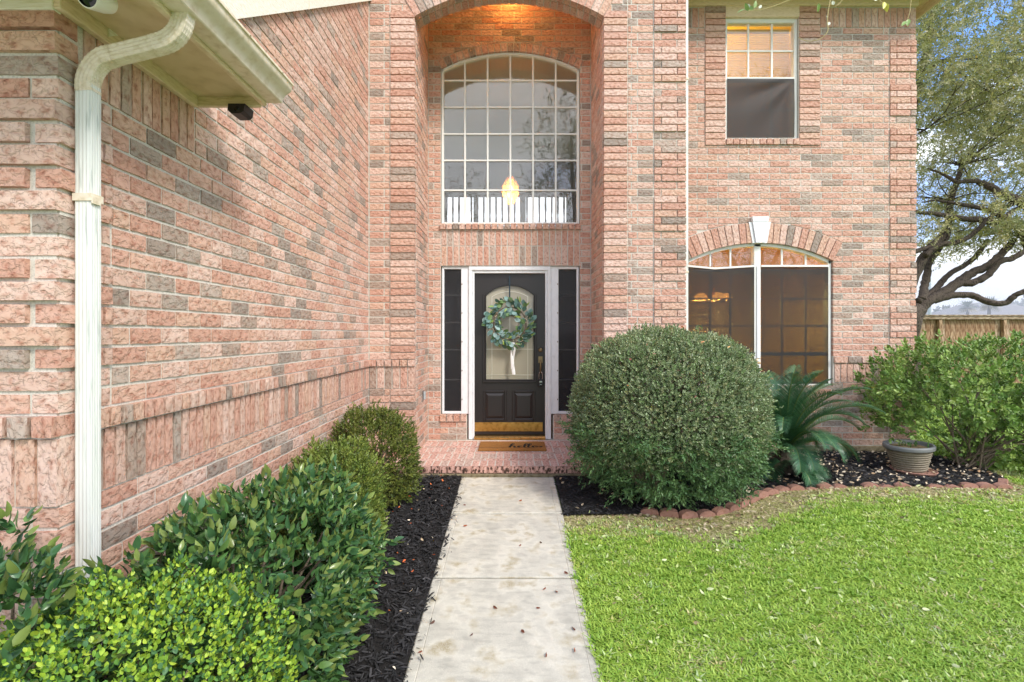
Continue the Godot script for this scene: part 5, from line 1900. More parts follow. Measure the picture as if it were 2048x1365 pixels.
# One frond: a curved midrib with many narrow leaflets in a shallow V.
func frond(elev: float, bend: float, length: float, seed_: int) -> ArrayMesh:
	var r := RandomNumberGenerator.new()
	r.seed = seed_
	var st := new_st()
	var pts: Array = []
	var dirs: Array = []
	var p := Vector3.ZERO
	var n := 58
	for k in n + 1:
		var t := float(k) / n
		var a := elev - bend * t * t
		var dir := Vector3(cos(a), sin(a), 0)
		pts.append(p)
		dirs.append(dir)
		p += dir * length / n
	st.set_color(Color(0.16, 0.20, 0.05))
	var rr: Array = []
	for k in n + 1: rr.append(lerpf(0.0075, 0.002, float(k) / n))
	add_tube(st, pts, rr, 5)
	for k in range(7, n + 1):
		var t := float(k) / n
		var l := 0.19 * pow(sin(PI * clampf(t * 0.86 + 0.10, 0.0, 1.0)), 0.6)
		var up: Vector3 = Vector3(0, 0, 1).cross(dirs[k]).normalized()
		for s in [-1, 1]:
			for half in 2:
				if half == 1 and k == n: continue
				var base: Vector3 = pts[k] + dirs[k] * half * length / n * 0.5
				var out: Vector3 = (Vector3(0, 0, s) * 0.86 + dirs[k] * (0.45 + 0.5 * t) + up * 0.42 + Vector3(r.randf_range(-0.07, 0.07), r.randf_range(-0.07, 0.07), r.randf_range(-0.07, 0.07))).normalized()
				var mid: Vector3 = base + out * l * 0.55
				var tip: Vector3 = base + out * l + Vector3(0, -0.02, 0)
				var w: Vector3 = dirs[k] * 0.0037
				var v := r.randf_range(0.75, 1.25)
				st.set_color(Color(0.055 * v, 0.14 * v, 0.062 * v))
				tri(st, base - w, base + w, mid + w * 0.8); tri(st, base - w, mid + w * 0.8, mid - w * 0.8); tri(st, mid - w * 0.8, mid + w * 0.8, tip)
	return done(st)

# ------------------------------------------------------------------ lawn and litter
func lawn() -> void:
	var st := new_st()
	var r := RandomNumberGenerator.new()
	r.seed = 3
	for k in 9:
		var a := r.randf_range(0, TAU)
		var lean := r.randf_range(0.25, 1.1)
		var h := r.randf_range(0.035, 0.065)
		var w := r.randf_range(0.0032, 0.0060)
		var o := Vector3(r.randf_range(-0.022, 0.022), 0, r.randf_range(-0.022, 0.022))
		var dir := Vector3(cos(a), 0, sin(a))
		var side := Vector3(-sin(a), 0, cos(a)) * w
		var m := o + Vector3.UP * h * 0.6 * cos(lean * 0.5) + dir * h * 0.5 * sin(lean * 0.6)
		var t := o + Vector3.UP * h * cos(lean) + dir * h * 1.1 * sin(lean)
		var v := r.randf_range(0.75, 1.25)
		st.set_color(Color(v, v, v))
		tri(st, o - side, o + side, m + side * 0.9); tri(st, o - side, m + side * 0.9, m - side * 0.9); tri(st, m - side * 0.9, m + side * 0.9, t)
	var tuft := done(st)
	var patch := FastNoiseLite.new()
	patch.seed = 8
	patch.frequency = 0.9
	var where: Array = []
	var cs := PackedColorArray()
	var tries := 0
	while where.size() < 62000 and tries < 200000:
		tries += 1
		var d := lerpf(1.3, 6.2, pow(rng.randf(), 1.25))
		var x := rf(0.42, 0.6 + d * 1.35)
		if d > 3.5 and Geometry2D.is_point_in_polygon(Vector2(x, d), bed_right): continue
		if x < XE + 0.1 and d > 5.0: continue
		if x < 0.5 and d > 4: continue
		var edge := edge_d(x) - d
		var dry := 0.06 + 0.16 * smoothstep(0.0, 0.45, patch.get_noise_2d(x * 1.4, d * 1.4))
		if x < 5.3:
			var bare := 0.12 + 0.22 * smoothstep(0.9, 1.4, x) * smoothstep(2.9, 2.3, x) + 0.08 * patch.get_noise_2d(x * 3.0, d * 3.0)
			if edge < bare * 0.5: continue
			if edge < bare + 0.25 and rng.randf() < 0.9 - 2.2 * (edge - bare): continue
			dry += 0.5 * smoothstep(0.55, 0.12, edge)
		var t := Transform3D(Basis(Vector3.UP, rf(0, TAU)) * Basis.from_scale(Vector3(1, rf(0.5, 1.0), 1) * rf(0.8, 1.2)), p3(x, ground_y(d) + 0.001, d))
		where.append(t)
		if rng.randf() < dry: cs.append(lin(rf(0.46, 0.66), rf(0.52, 0.66), rf(0.18, 0.32)))
		else:
			var g := rf(0.0, 1.0)
			cs.append(lin(lerpf(0.23, 0.45, g), lerpf(0.42, 0.60, g), lerpf(0.05, 0.095, g)))
	# the side yard between house and fence
	for k in 16000:
		var d := rf(5.2, 13.9)
		var x := rf(XE + 0.15, 16.0)
		where.append(Transform3D(Basis(Vector3.UP, rf(0, TAU)) * Basis.from_scale(Vector3.ONE * rf(1.2, 2.0)), p3(x, ground_y(d) + 0.001, d)))
		var g := rng.randf()
		cs.append(lin(lerpf(0.24, 0.36, g), lerpf(0.38, 0.52, g), 0.08))
	tag(scatter(self, "lawn_grass", tuft, M.grass, where, cs), "bright green lawn of short broad-bladed grass beside the walk", "grass")
	# clippings and old leaves lying in the grass
	var dry := leaf_mesh(0.045, 0.02, Color.WHITE, 0.2, 0.25, 4)
	where = []
	cs = PackedColorArray()
	for k in 1500:
		var d := lerpf(1.5, 4.9, pow(rng.randf(), 1.1))
		var x := rf(0.47, 0.6 + d * 1.35)
		if d > 3.4 and edge_d(x) - d < -0.03 and x < 4.9: continue
		var tilt := Vector3(rf(-1, 1), rf(-0.25, 0.25), rf(-1, 1))
		where.append(Transform3D(spin(tilt, rf(0, TAU), rf(0.5, 1.0)), p3(x, ground_y(d) + rf(0.02, 0.045), d)))
		cs.append(pick([lin(0.58, 0.68, 0.28), lin(0.64, 0.68, 0.38), lin(0.50, 0.62, 0.20), lin(0.30, 0.24, 0.12)]))
	tag(scatter(self, "leaf_litter", dry, M.dry, where, cs), "pale fallen leaves lying in the lawn grass", "leaves")
	where = []
	cs = PackedColorArray()
	for k in 1150:
		var q := random_in(bed_right)
		if q.x < 1.9 and rng.randf() < 0.8: continue
		var tilt := Vector3(rf(-1, 1), rf(-0.2, 0.2), rf(-1, 1))
		where.append(Transform3D(spin(tilt, rf(0, TAU), rf(0.5, 1.05)), p3(q.x, ground_y(q.y) + rf(0.038, 0.052), q.y)))
		cs.append(pick([lin(0.62, 0.48, 0.32), lin(0.70, 0.60, 0.44), lin(0.42, 0.26, 0.14), lin(0.72, 0.62, 0.48)]))
	for k in 900:
		var x := rf(0.7, 4.8)
		var d := edge_d(x) - rf(0.02, 0.32)
		where.append(Transform3D(spin(Vector3(rf(-1, 1), rf(-0.2, 0.2), rf(-1, 1)), rf(0, TAU), rf(0.5, 1.0)), p3(x, ground_y(d) + rf(0.012, 0.03), d)))
		cs.append(pick([lin(0.55, 0.44, 0.28), lin(0.30, 0.20, 0.12), lin(0.66, 0.58, 0.40)]))
	tag(scatter(self, "leaf_litter", dry, M.dry, where, cs), "tan leaf litter on the mulch and soil by the brick edging", "leaves")
	# dead straw blades over the bare soil
	where = []
	cs = PackedColorArray()
	for k in 4200:
		var x := rf(0.46, 4.9)
		var d := edge_d(x) - rf(0.03, 0.42)
		where.append(Transform3D(Basis(Vector3.UP, rf(0, TAU)) * Basis.from_scale(Vector3(rf(1.0, 1.7), rf(0.1, 0.45), rf(1.0, 1.7))), p3(x, ground_y(d) + 0.008, d)))
		cs.append(pick([lin(0.50, 0.42, 0.22), lin(0.58, 0.50, 0.30), lin(0.36, 0.34, 0.12), lin(0.30, 0.34, 0.08)]))
	tag(scatter(self, "dead_grass", tuft, M.dry, where, cs), "straw coloured dead grass between lawn and brick edging", "grass")

	# single leaves on the walk and the mulch beside it
	var flat := leaf_mesh(0.055, 0.020, Color.WHITE, 0.35, 0.18, 5)
	var brown := [mat(c8(124, 72, 52), 0.8), mat(c8(150, 84, 50), 0.8), mat(c8(92, 62, 50), 0.8), mat(c8(170, 120, 84), 0.8)]
	for q in [[932, 1012], [926, 1054], [1044, 1002], [1084, 1088], [1038, 1094], [1128, 1146], [1115, 1188], [986, 1215], [1072, 1218], [946, 1270], [1049, 1269], [1150, 1264], [1148, 1298], [1091, 1317], [845, 1305], [846, 1236], [1092, 1178], [870, 1244]]:
		var d: float = (EYE + 0.125 + 0.059 * 4.9 - 0.022) / ((q[1] - 668.0) / FOCAL + 0.059)
		var p := p3((q[0] - 1022.0) * d / FOCAL, ground_y(d) + 0.028, d)
		if p.x < -0.48 or p.x > 0.42: continue
		var l := put(self, "fallen_leaf", flat, brown[rng.randi() % 4], p, spin(Vector3(rf(-1, 1), 0.04, rf(-1, 1)), 0.0, rf(0.4, 0.75)) * Basis(Vector3.UP, PI / 2 * 0.0))
		tag(l, "curled brown leaf lying on the concrete walk", "leaf", "brown leaves on the walk")
	var bright := [mat(c8(226, 122, 62), 0.8), mat(c8(232, 206, 170), 0.8), mat(c8(240, 226, 200), 0.8), mat(c8(206, 100, 52), 0.8)]
	for k in 70:
		var q := random_in(bed_left)
		if q.x < -1.0: q.x += 0.45
		var pick_n := rng.randi() % 4
		var l := put(self, "fallen_leaf", dry, bright[pick_n], p3(q.x, ground_y(q.y) + 0.047, q.y), spin(Vector3(rf(-1, 1), rf(-0.15, 0.15), rf(-1, 1)), rf(0, TAU), rf(0.4, 0.85)))
		var tint_word: String = ["orange", "tan", "cream", "rust red"][pick_n]
		tag(l, "small %s leaf lying on the black mulch by the walk" % tint_word, "leaf", "%s leaves on the mulch by the walk" % tint_word)

func edge_d(x: float) -> float:
	for k in bed_edge.size() - 1:
		if x >= bed_edge[k].x and x <= bed_edge[k + 1].x:
			return lerpf(bed_edge[k].y, bed_edge[k + 1].y, (x - bed_edge[k].x) / (bed_edge[k + 1].x - bed_edge[k].x))
	return 4.0 if x < 1.0 else 5.2

func edging() -> void:
	# scalloped edging bricks, each a thing
	var st := new_st()
	var poly := PackedVector2Array([Vector2(-0.073, -0.06), Vector2(0.073, -0.06)])
	for k in 9:
		var a := PI * k / 8.0
		poly.append(Vector2(0.073 * cos(a), 0.030 + 0.034 * sin(a)))
	add_prism(st, poly, -0.03, 0.03)
	var brick := done(st)
	var along := 0.0
	var i := 2
	var t := 0.0
	var n := 0
	while i < bed_edge.size() - 1:
		var a: Vector2 = bed_edge[i]
		var b: Vector2 = bed_edge[i + 1]
		var l := a.distance_to(b)
		if t > l:
			t -= l
			i += 1
			continue
		var q := a.lerp(b, t / l)
		var dir := (b - a) / l
		t += 0.152
		n += 1
		var buried := rf(0.016, 0.034)
		if q.x > 2.75 and q.x < 4.2: buried = rf(0.03, 0.062)
		if q.x < 1.36: buried = rf(0.01, 0.035)
		if q.x > 2.75 and q.x < 4.2 and rng.randf() < 0.35: continue
		var o := put(self, "edging_brick", brick, M.terracotta, p3(q.x, ground_y(q.y) + 0.028 - buried, q.y), Basis(Vector3.UP, atan2(dir.y, dir.x) + rf(-0.09, 0.09)) * Basis(Vector3.RIGHT, rf(-0.12, 0.12)) * Basis(Vector3.BACK, rf(-0.06, 0.06)))
		tag(o, "scalloped red edging brick between mulch bed and lawn", "brick", "edging bricks of the mulch bed")

# ------------------------------------------------------------------ small things on the house
func small_things() -> void:
	# wreath of eucalyptus leaves
	var f := DB + 0.075
	var c := p3(-0.016, 1.448, f - 0.05)
	var o := thing("wreath", "blue green eucalyptus wreath hanging on the front door", "wreath", c)
	var core := new_st()
	var pts: Array = []
	var rr: Array = []
	for k in 33:
		var a := TAU * k / 32.0
		pts.append(Vector3(cos(a) * 0.205, sin(a) * 0.205, 0))
		rr.append(0.008)
	add_tube(core, pts, rr, 7, false)
	put(o, "hoop", done(core), M.stem)
	var kinds: Array = []
	for cc in [lin(0.13, 0.24, 0.22), lin(0.20, 0.33, 0.31), lin(0.08, 0.17, 0.13), lin(0.30, 0.43, 0.41), lin(0.14, 0.24, 0.09), lin(0.07, 0.14, 0.10)]:
		kinds.append(leaf_mesh(0.082, 0.056, cc, 0.10, 0.2, 5, 1.0))
	for cc in [lin(0.26, 0.36, 0.08), lin(0.14, 0.24, 0.10)]:
		kinds.append(leaf_mesh(0.085, 0.026, cc, 0.15, 0.25, 5))
	for k in 295:
		var a := rf(0, TAU)
		var rad := 0.215 + rf(-0.075, 0.075)
		var radial := Vector3(cos(a), sin(a), 0)
		var grow := (radial * signf(rad - 0.20) * rf(0.2, 0.9) + Vector3(-sin(a), cos(a), 0) * rf(0.2, 1.0) + Vector3.BACK * rf(0.0, 0.7)).normalized()
		var face := (Vector3.BACK + random_dir() * 0.75).normalized()
		var x := grow.cross(face).normalized()
		var b := Basis(x, grow, x.cross(grow)) * Basis.from_scale(Vector3.ONE * rf(0.72, 1.08))
		put(o, "leaf", kinds[rng.randi() % kinds.size()], M.leaf_dull, radial * rad + Vector3(0, 0, rf(0.0, 0.05)), b)
	var berry := lathe([Vector2(0.0, -0.006), Vector2(0.005, -0.003), Vector2(0.005, 0.003), Vector2(0.0, 0.006)], 6)
	var cream := mat(c8(222, 206, 170), 0.6)
	for k in 46:
		var a: float = [3.6, 5.3, 5.0, 4.4, 2.6, 0.2][k % 6] + rf(-0.16, 0.16)
		put(o, "berry", berry, cream, Vector3(cos(a), sin(a), 0) * (0.215 + rf(-0.05, 0.085)) + Vector3(0, 0, rf(0.02, 0.06)))
	var rib := new_st()
	rib.set_smooth_group(1)
	for s in 2:
		var prev: Array = []
		for k in 13:
			var t := k / 12.0
			var x := 0.035 + (0.012 if s == 0 else -0.008) + 0.008 * sin(t * 7.0 + s * 2.0)
			var y := -0.235 - t * (0.40 if s == 0 else 0.33)
			var z := 0.012 + 0.008 * cos(t * 6.0 + s)
			var w := 0.012 + 0.006 * t + 0.004 * sin(t * 9.0 + s)
			var row := [Vector3(x - w, y, z - 0.003), Vector3(x, y, z + 0.006), Vector3(x + w, y, z - 0.004)]
			if prev:
				for j in 2: quad(rib, prev[j], prev[j + 1], row[j + 1], row[j], Vector3.BACK)
			prev = row
	var rm := mat(c8(236, 234, 230), 0.7)
	rm.cull_mode = BaseMaterial3D.CULL_DISABLED
	put(o, "ribbon", done(rib), rm)

	# over-the-door hanger
	var hg := thing("wreath_hanger", "dark metal strap hooked over the door top holding the wreath", "hanger", p3(-0.018, 1.65, f))
	cbox(hg, "strap", Vector3(-0.009, 0.0, 0.022), Vector3(0.009, 0.395, 0.026), mat(c8(52, 66, 74), 0.4, 0.6), 0.001)
	cbox(hg, "hook", Vector3(-0.009, -0.012, 0.024), Vector3(0.009, 0.0, 0.060), M.black, 0.001)

	# key lock box on the handle
	var lb := thing("key_lock_box", "small black key lock box hanging by its shackle from the door handle", "lock", p3(0.372, 0.66, f - 0.035))
	cbox(lb, "body", Vector3(-0.034, 0.0, -0.018), Vector3(0.034, 0.095, 0.018), M.black, 0.008)
	cbox(lb, "dial", Vector3(-0.018, 0.052, 0.0175), Vector3(0.018, 0.070, 0.0205), M.steel, 0.001)
	cbox(lb, "name_plate", Vector3(-0.014, 0.024, 0.0175), Vector3(0.014, 0.030, 0.0195), M.steel, 0.0005)
	var sh := new_st()
	var path := smooth_path([Vector3(-0.020, 0.09, 0), Vector3(-0.020, 0.15, 0), Vector3(-0.010, 0.180, 0), Vector3(0.010, 0.180, 0), Vector3(0.020, 0.15, 0), Vector3(0.020, 0.09, 0)], 4)
	rr = []
	for q in path: rr.append(0.005)
	add_tube(sh, path, rr, 8)
	put(lb, "shackle", done(sh), M.steel)

	doormat()

	# doorbell by the door, small grey cover plate in the reveal
	var db := thing("doorbell", "slim white and black doorbell on the brick beside the sidelight", "doorbell", p3(0.982, 1.10, 5.86))
	cbox(db, "back_plate", Vector3(0.0, -0.05, -0.022), Vector3(0.012, 0.075, 0.022), M.white_plastic, 0.003)
	cbox(db, "front", Vector3(-0.018, -0.045, -0.019), Vector3(0.0, 0.070, 0.019), M.black, 0.004)
	var cp := thing("outlet_cover", "small grey weatherproof outlet cover low in the recess brickwork", "outlet", p3(XL + 0.002, 0.60, 5.72))
	cbox(cp, "plate", Vector3(0.0, -0.06, -0.038), Vector3(0.012, 0.06, 0.038), M.steel, 0.003)
	cbox(cp, "lid", Vector3(0.0115, -0.045, -0.026), Vector3(0.030, 0.045, 0.026), mat(c8(176, 182, 182), 0.5), 0.004)

	# cameras under the eave
	var p := at(232, 2, 1.70)
	var cam := thing("security_camera", "white round security camera with dark lens under the garage soffit", "camera", Vector3(-1.345, 2.455, -1.60))
	var aim := Basis(Vector3(0, 1, 0), 0.0)
	var dir := Vector3(-0.10, -0.34, 0.95).normalized()
	var bx := dir.cross(Vector3.UP).normalized()
	aim = Basis(bx, dir, bx.cross(dir))
	put(cam, "bracket", lathe([Vector2(0.022, 0.002), Vector2(0.022, -0.008), Vector2(0.010, -0.012), Vector2(0.010, -0.03)], 16), M.white_plastic)
	var hub := Vector3(0, -0.042, 0)
	put(cam, "body", lathe([Vector2(0.0, -0.045), Vector2(0.022, -0.043), Vector2(0.034, -0.034), Vector2(0.0385, -0.01), Vector2(0.039, 0.040), Vector2(0.0375, 0.046), Vector2(0.034, 0.046)], 28), M.white_plastic, hub, aim)
	put(cam, "lens", lathe([Vector2(0.0345, 0.046), Vector2(0.033, 0.040), Vector2(0.02, 0.043), Vector2(0.0, 0.044)], 24), M.lens, hub, aim)
	put(cam, "lens_ring", lathe([Vector2(0.013, 0.0435), Vector2(0.013, 0.047), Vector2(0.010, 0.047), Vector2(0.009, 0.044)], 20), M.black, hub, aim)
	var bc := thing("security_camera", "small black camera bolted under the boxed end of the eave", "camera", p3(-1.302, 2.412, 2.352))
	var bs := new_st()
	add_prism(bs, PackedVector2Array([Vector2(-0.040, 0.0), Vector2(0.040, 0.0), Vector2(0.034, -0.034), Vector2(0.018, -0.046), Vector2(-0.026, -0.046), Vector2(-0.042, -0.032)]), -0.05, 0.03)
	put(bc, "housing", done(bs), M.black)
	put(bc, "lens", lathe([Vector2(0.0, 0.004), Vector2(0.010, 0.003), Vector2(0.012, 0.0)], 14), M.lens, Vector3(0.0, -0.024, 0.03), Basis(Vector3.RIGHT, PI / 2))

func doormat() -> void:
	var o := thing("doormat", "brown coir doormat with hello in black script on the porch", "doormat", p3(0.016, 0.003, 5.71))
	o.set_meta("label", "brown coir doormat printed hello in black script")
	cbox(o, "pad", Vector3(-0.386, 0.0, -0.218), Vector3(0.386, 0.014, 0.218), M.mat_coir, 0.004)
	# the word, as strokes of varying width
	var strokes := [
		[[-5.6, 0.30], [-4.8, -0.10], [-3.8, 0.16], [-2.6, 0.02], [-1.2, 0.0], [-0.3, 0.18], [0.25, 0.7], [0.75, 1.6], [0.98, 2.25], [0.82, 2.5], [0.58, 2.2], [0.36, 1.3], [0.16, 0.0]],
		[[0.16, 0.05], [0.42, 0.75], [0.78, 1.05], [0.98, 0.85], [0.92, 0.3], [1.08, 0.0], [1.36, 0.2], [1.7, 0.5], [2.05, 0.78], [1.98, 1.05], [1.70, 0.95], [1.56, 0.45], [1.78, 0.02], [2.15, 0.12], [2.5, 0.55], [2.95, 1.5], [3.16, 2.25], [2.98, 2.5], [2.76, 2.1], [2.58, 1.1], [2.56, 0.25], [2.78, 0.0], [3.05, 0.3], [3.5, 1.3], [3.80, 2.2], [3.64, 2.5], [3.40, 2.1], [3.24, 1.1], [3.20, 0.25], [3.42, 0.0], [3.75, 0.3], [4.05, 0.85], [4.35, 1.02]],
		[[4.35, 1.02], [3.98, 0.85], [3.92, 0.3], [4.22, 0.0], [4.58, 0.25], [4.62, 0.75], [4.38, 1.0], [4.42, 0.72], [4.85, 0.62], [5.2, 0.8], [5.3, 0.45], [5.0, 0.2]],
	]
	var st := new_st()
	for s in strokes:
		var pts: Array = []
		for q in s: pts.append(Vector3(q[0], q[1], 0))
		var path := smooth_path(pts, 6)
		var prev: Array = []
		for k in path.size():
			var dir: Vector3 = (path[mini(k + 1, path.size() - 1)] - path[maxi(k - 1, 0)])
			var down := clampf(-dir.normalized().y, 0.0, 1.0)
			var w := 0.0048 + 0.0085 * down
			if path[k].x < -0.5: w = 0.0042
			var to := func(v: Vector3) -> Vector3: return Vector3(-0.044 + v.x * 0.0715, 0.0148, 0.105 - v.y * 0.084)
			var a: Vector3 = to.call(path[k])
			var dd: Vector3 = (to.call(path[k] + dir) - a).normalized()
			var side := Vector3(-dd.z, 0, dd.x) * w
			var row := [a - side, a + side]
			if prev: quad(st, prev[0], prev[1], row[1], row[0], Vector3.UP)
			prev = row
	put(o, "lettering", done(st), mat(c8(28, 24, 20), 0.95))

# ------------------------------------------------------------------ trees, fence, distance
func limb(parent: Node, called: String, pts: Array, r0: float, r1: float) -> void:
	var path := smooth_path(pts, 5)
	var rr: Array = []
	for k in path.size():
		rr.append(lerpf(r0, r1, float(k) / (path.size() - 1)) * rf(0.92, 1.08))
		path[k] += Vector3(rf(-1, 1), rf(-1, 1), rf(-1, 1)) * r0 * 0.10 - parent.position
	var st := new_st()
	st.set_smooth_group(1)
	add_tube(st, path, rr, 9)
	put(parent, called, done(st), M.bark)

func px_path(list: Array, d: float, depth := 0.0) -> Array:
	var out: Array = []
	for k in list.size(): out.append(at(list[k][0], list[k][1], d + depth * k))
	return out

func twigs(parent: Node, starts: Array, ends: Array, r: float) -> void:
	var st := new_st()
	for k in ends.size():
		var best: Vector3 = starts[0]
		for q in starts:
			if q.distance_to(ends[k]) < best.distance_to(ends[k]): best = q
		var mid: Vector3 = best.lerp(ends[k], 0.5) + random_dir() * 0.12
		var path := [best - parent.position, mid - parent.position, ends[k] - parent.position]
		add_tube(st, smooth_path(path, 3), [r, r * 0.9, r * 0.8, r * 0.7, r * 0.6, r * 0.5, r * 0.35], 5)
	stuff(put(parent, "twigs", done(st), M.bark))

func crown_points(center: Vector3, radii: Vector3, n: int, seed_: int, gap: float, freq: float, inner := 0.0) -> Array:
	var gaps := FastNoiseLite.new()
	gaps.seed = seed_
	gaps.frequency = freq
	var out: Array = []
	var tries := 0
	while out.size() < n and tries < n * 8:
		tries += 1
		var v := random_dir() * pow(lerpf(inner, 1.0, rng.randf()), 0.5)
		var p := center + v * radii
		if gaps.get_noise_3dv(p) < gap: continue
		out.append(Transform3D(spin((random_dir() + Vector3.UP * 0.25 + v * 0.5), rf(0, TAU), rf(0.75, 1.3)), p))
	return out

func trees() -> void:
	var leaf_spray := sprig(13, 0.20, 0.058, 0.021, 1.1, 33, 2, 0.35)
	var oak_tints := [lin(0.44, 0.46, 0.23), lin(0.36, 0.40, 0.19), lin(0.60, 0.59, 0.38), lin(0.28, 0.32, 0.16), lin(0.68, 0.62, 0.42), lin(0.54, 0.52, 0.21)]
	var o := thing("oak_tree", "spreading live oak with crooked limbs rising behind the house corner", "tree", p3(8.35, ground_y(11.0), 10.4))
	var d := 10.0
	limb(o, "trunk", [p3(8.30, -0.15, 10.4), p3(8.30, 0.8, 10.3), at(1820, 640, d), at(1838, 614, d)], 0.30, 0.13)
	limb(o, "limb", px_path([[1830, 640], [1851, 607], [1885, 588], [1923, 562], [1944, 547], [1974, 532], [1996, 516], [2030, 480]], d), 0.115, 0.06)
	limb(o, "limb", px_path([[1918, 565], [1943, 566], [1964, 558], [1982, 545], [2000, 524], [2025, 517], [2050, 502], [2090, 480]], d, -0.05), 0.075, 0.045)
	limb(o, "limb", px_path([[1868, 602], [1903, 592], [1944, 591], [1964, 599], [1985, 606], [2013, 606], [2031, 591], [2052, 582], [2100, 560]], d, -0.08), 0.07, 0.045)
	limb(o, "limb", px_path([[1836, 603], [1862, 588], [1879, 570], [1902, 547], [1933, 529], [1956, 508], [1975, 480]], d, 0.1), 0.07, 0.04)
	limb(o, "limb", px_path([[1845, 600], [1848, 580], [1853, 556], [1860, 525], [1877, 500], [1884, 470]], d, 0.12), 0.085, 0.05)
	limb(o, "limb", px_path([[1815, 600], [1826, 560], [1846, 519], [1864, 493], [1887, 473], [1897, 440], [1902, 400], [1925, 330]], d, 0.05), 0.105, 0.05)
	limb(o, "limb", px_path([[1850, 512], [1880, 490], [1910, 486], [1945, 470], [1975, 440], [2005, 420]], d, -0.06), 0.06, 0.03)
	limb(o, "limb", px_path([[1826, 506], [1850, 497], [1890, 486], [1900, 450], [1896, 410]], d, 0.06), 0.05, 0.025)
	limb(o, "limb", px_path([[1800, 560], [1790, 480], [1790, 380], [1815, 260], [1850, 120], [1870, 0], [1880, -120]], d, 0.25), 0.12, 0.03)
	var tips: Array = []
	for t in crown_points(at(1950, 300, 10.4), Vector3(2.4, 2.2, 1.9), 70, 7, -0.2, 0.6): tips.append(t.origin)
	var starts: Array = []
	for q in [[1925, 330], [1902, 400], [1897, 440], [1975, 480], [1956, 508], [2005, 420], [1880, 120], [1850, 260], [1900, 0], [2030, 480], [1884, 470]]: starts.append(at(q[0], q[1], 10.3))
	twigs(o, starts, tips, 0.014)
	var pts := crown_points(at(1975, 90, 10.6), Vector3(3.3, 3.6, 2.5), 17000, 17, -0.16, 0.55, 0.1)
	pts.append_array(crown_points(at(1950, 445, 10.2), Vector3(1.5, 0.62, 1.2), 900, 18, 0.02, 1.1))
	pts.append_array(crown_points(at(2010, 470, 9.9), Vector3(0.75, 0.32, 0.8), 300, 19, 0.0, 1.4))
	pts.append_array(crown_points(at(1860, 500, 10.2), Vector3(0.5, 0.5, 0.6), 90, 21, 0.0, 1.4))
	for k in pts.size(): pts[k].origin -= o.position
	scatter(o, "crown", leaf_spray, M.oak_leaf, pts, tints(pts.size(), oak_tints))
	var yel: Array = []
	for k in 420: yel.append(Transform3D(spin(random_dir(), rf(0, TAU), rf(0.8, 1.2)), pts[rng.randi() % pts.size()].origin + random_dir() * 0.12))
	scatter(o, "yellow_leaves", leaf_mesh(0.06, 0.03, Color.WHITE, 0.2, 0.2, 3), M.leaf_dull, yel, tints(420, [lin(0.65, 0.42, 0.06), lin(0.55, 0.38, 0.08), lin(0.62, 0.25, 0.05)]))

	# its neighbour, whose limbs reach in above
	o = thing("oak_tree", "second live oak whose heavy limbs reach across from beyond the loose shrub", "tree", p3(12.4, ground_y(11.0), 10.0))
	limb(o, "trunk", [p3(12.4, -0.15, 10.0), p3(12.3, 1.2, 10.0), p3(12.2, 2.4, 10.0), p3(12.5, 3.8, 10.1)], 0.36, 0.22)
	limb(o, "limb", [p3(12.2, 2.4, 10.0)] + px_path([[2090, 520], [2048, 468], [2021, 446], [1990, 443], [1933, 437], [1877, 429], [1834, 424], [1800, 418]], 9.8, 0.04), 0.12, 0.02)
	limb(o, "limb", [p3(12.45, 3.4, 10.0)] + px_path([[2110, 440], [2048, 406], [2005, 388], [1980, 373], [1954, 363], [1915, 363], [1880, 345], [1856, 338]], 9.7, 0.04), 0.12, 0.010)
	limb(o, "limb", px_path([[2012, 440], [1985, 422], [1933, 411], [1877, 401], [1845, 405]], 9.9, 0.05), 0.065, 0.010)
	limb(o, "limb", px_path([[2000, 442], [2030, 420], [2060, 405]], 9.8), 0.05, 0.03)
	pts = crown_points(p3(12.3, 6.6, 10.4), Vector3(2.4, 2.8, 2.3), 4200, 27, -0.05, 0.55)
	for k in pts.size(): pts[k].origin -= o.position
	scatter(o, "crown", leaf_spray, M.oak_leaf, pts, tints(pts.size(), oak_tints))

	# trees behind the camera, seen in the tall window; one lets twigs hang in front of the wing
	o = thing("yard_tree", "leafy yard tree mirrored in the tall window, its thin twigs hanging before the wing", "tree", p3(2.6, ground_y(-5.0), -5.0))
	limb(o, "trunk", [p3(2.6, -0.8, -5.0), p3(2.55, 2.0, -5.0), p3(2.3, 5.0, -5.0), p3(2.1, 8.5, -5.1)], 0.18, 0.05)
	limb(o, "limb", [p3(2.4, 4.0, -5.0), p3(2.3, 5.2, -2.5), p3(2.2, 5.0, 0.5), p3(2.1, 4.45, 2.6), p3(2.1, 4.0, 3.3)], 0.07, 0.012)
	pts = crown_points(p3(2.2, 7.3, -5.0), Vector3(1.9, 2.9, 1.9), 1900, 61, -0.12, 0.8)
	for k in pts.size(): pts[k].origin -= o.position
	scatter(o, "crown", leaf_spray, M.leaf, pts, tints(pts.size(), [lin(0.07, 0.12, 0.03), lin(0.10, 0.15, 0.04), lin(0.05, 0.08, 0.02)]))
	hanging_twigs(o)
	o = thing("yard_tree", "broad yard tree mirrored as leaf speckle in the wing windows", "tree", p3(8.8, ground_y(-5.5), -5.5))
	limb(o, "trunk", [p3(8.8, -0.8, -5.5), p3(8.7, 1.6, -5.5), p3(8.9, 3.6, -5.5), p3(8.6, 8.0, -5.5)], 0.24, 0.06)
	limb(o, "limb", [p3(8.8, 2.4, -5.5), p3(7.6, 4.0, -5.0), p3(6.8, 5.6, -4.8)], 0.10, 0.04)
	limb(o, "limb", [p3(8.8, 2.8, -5.5), p3(9.9, 4.6, -5.9), p3(10.6, 6.6, -6.0)], 0.10, 0.04)
	pts = crown_points(p3(8.7, 6.4, -5.5), Vector3(3.6, 4.2, 2.4), 9000, 63, -0.22, 0.7)
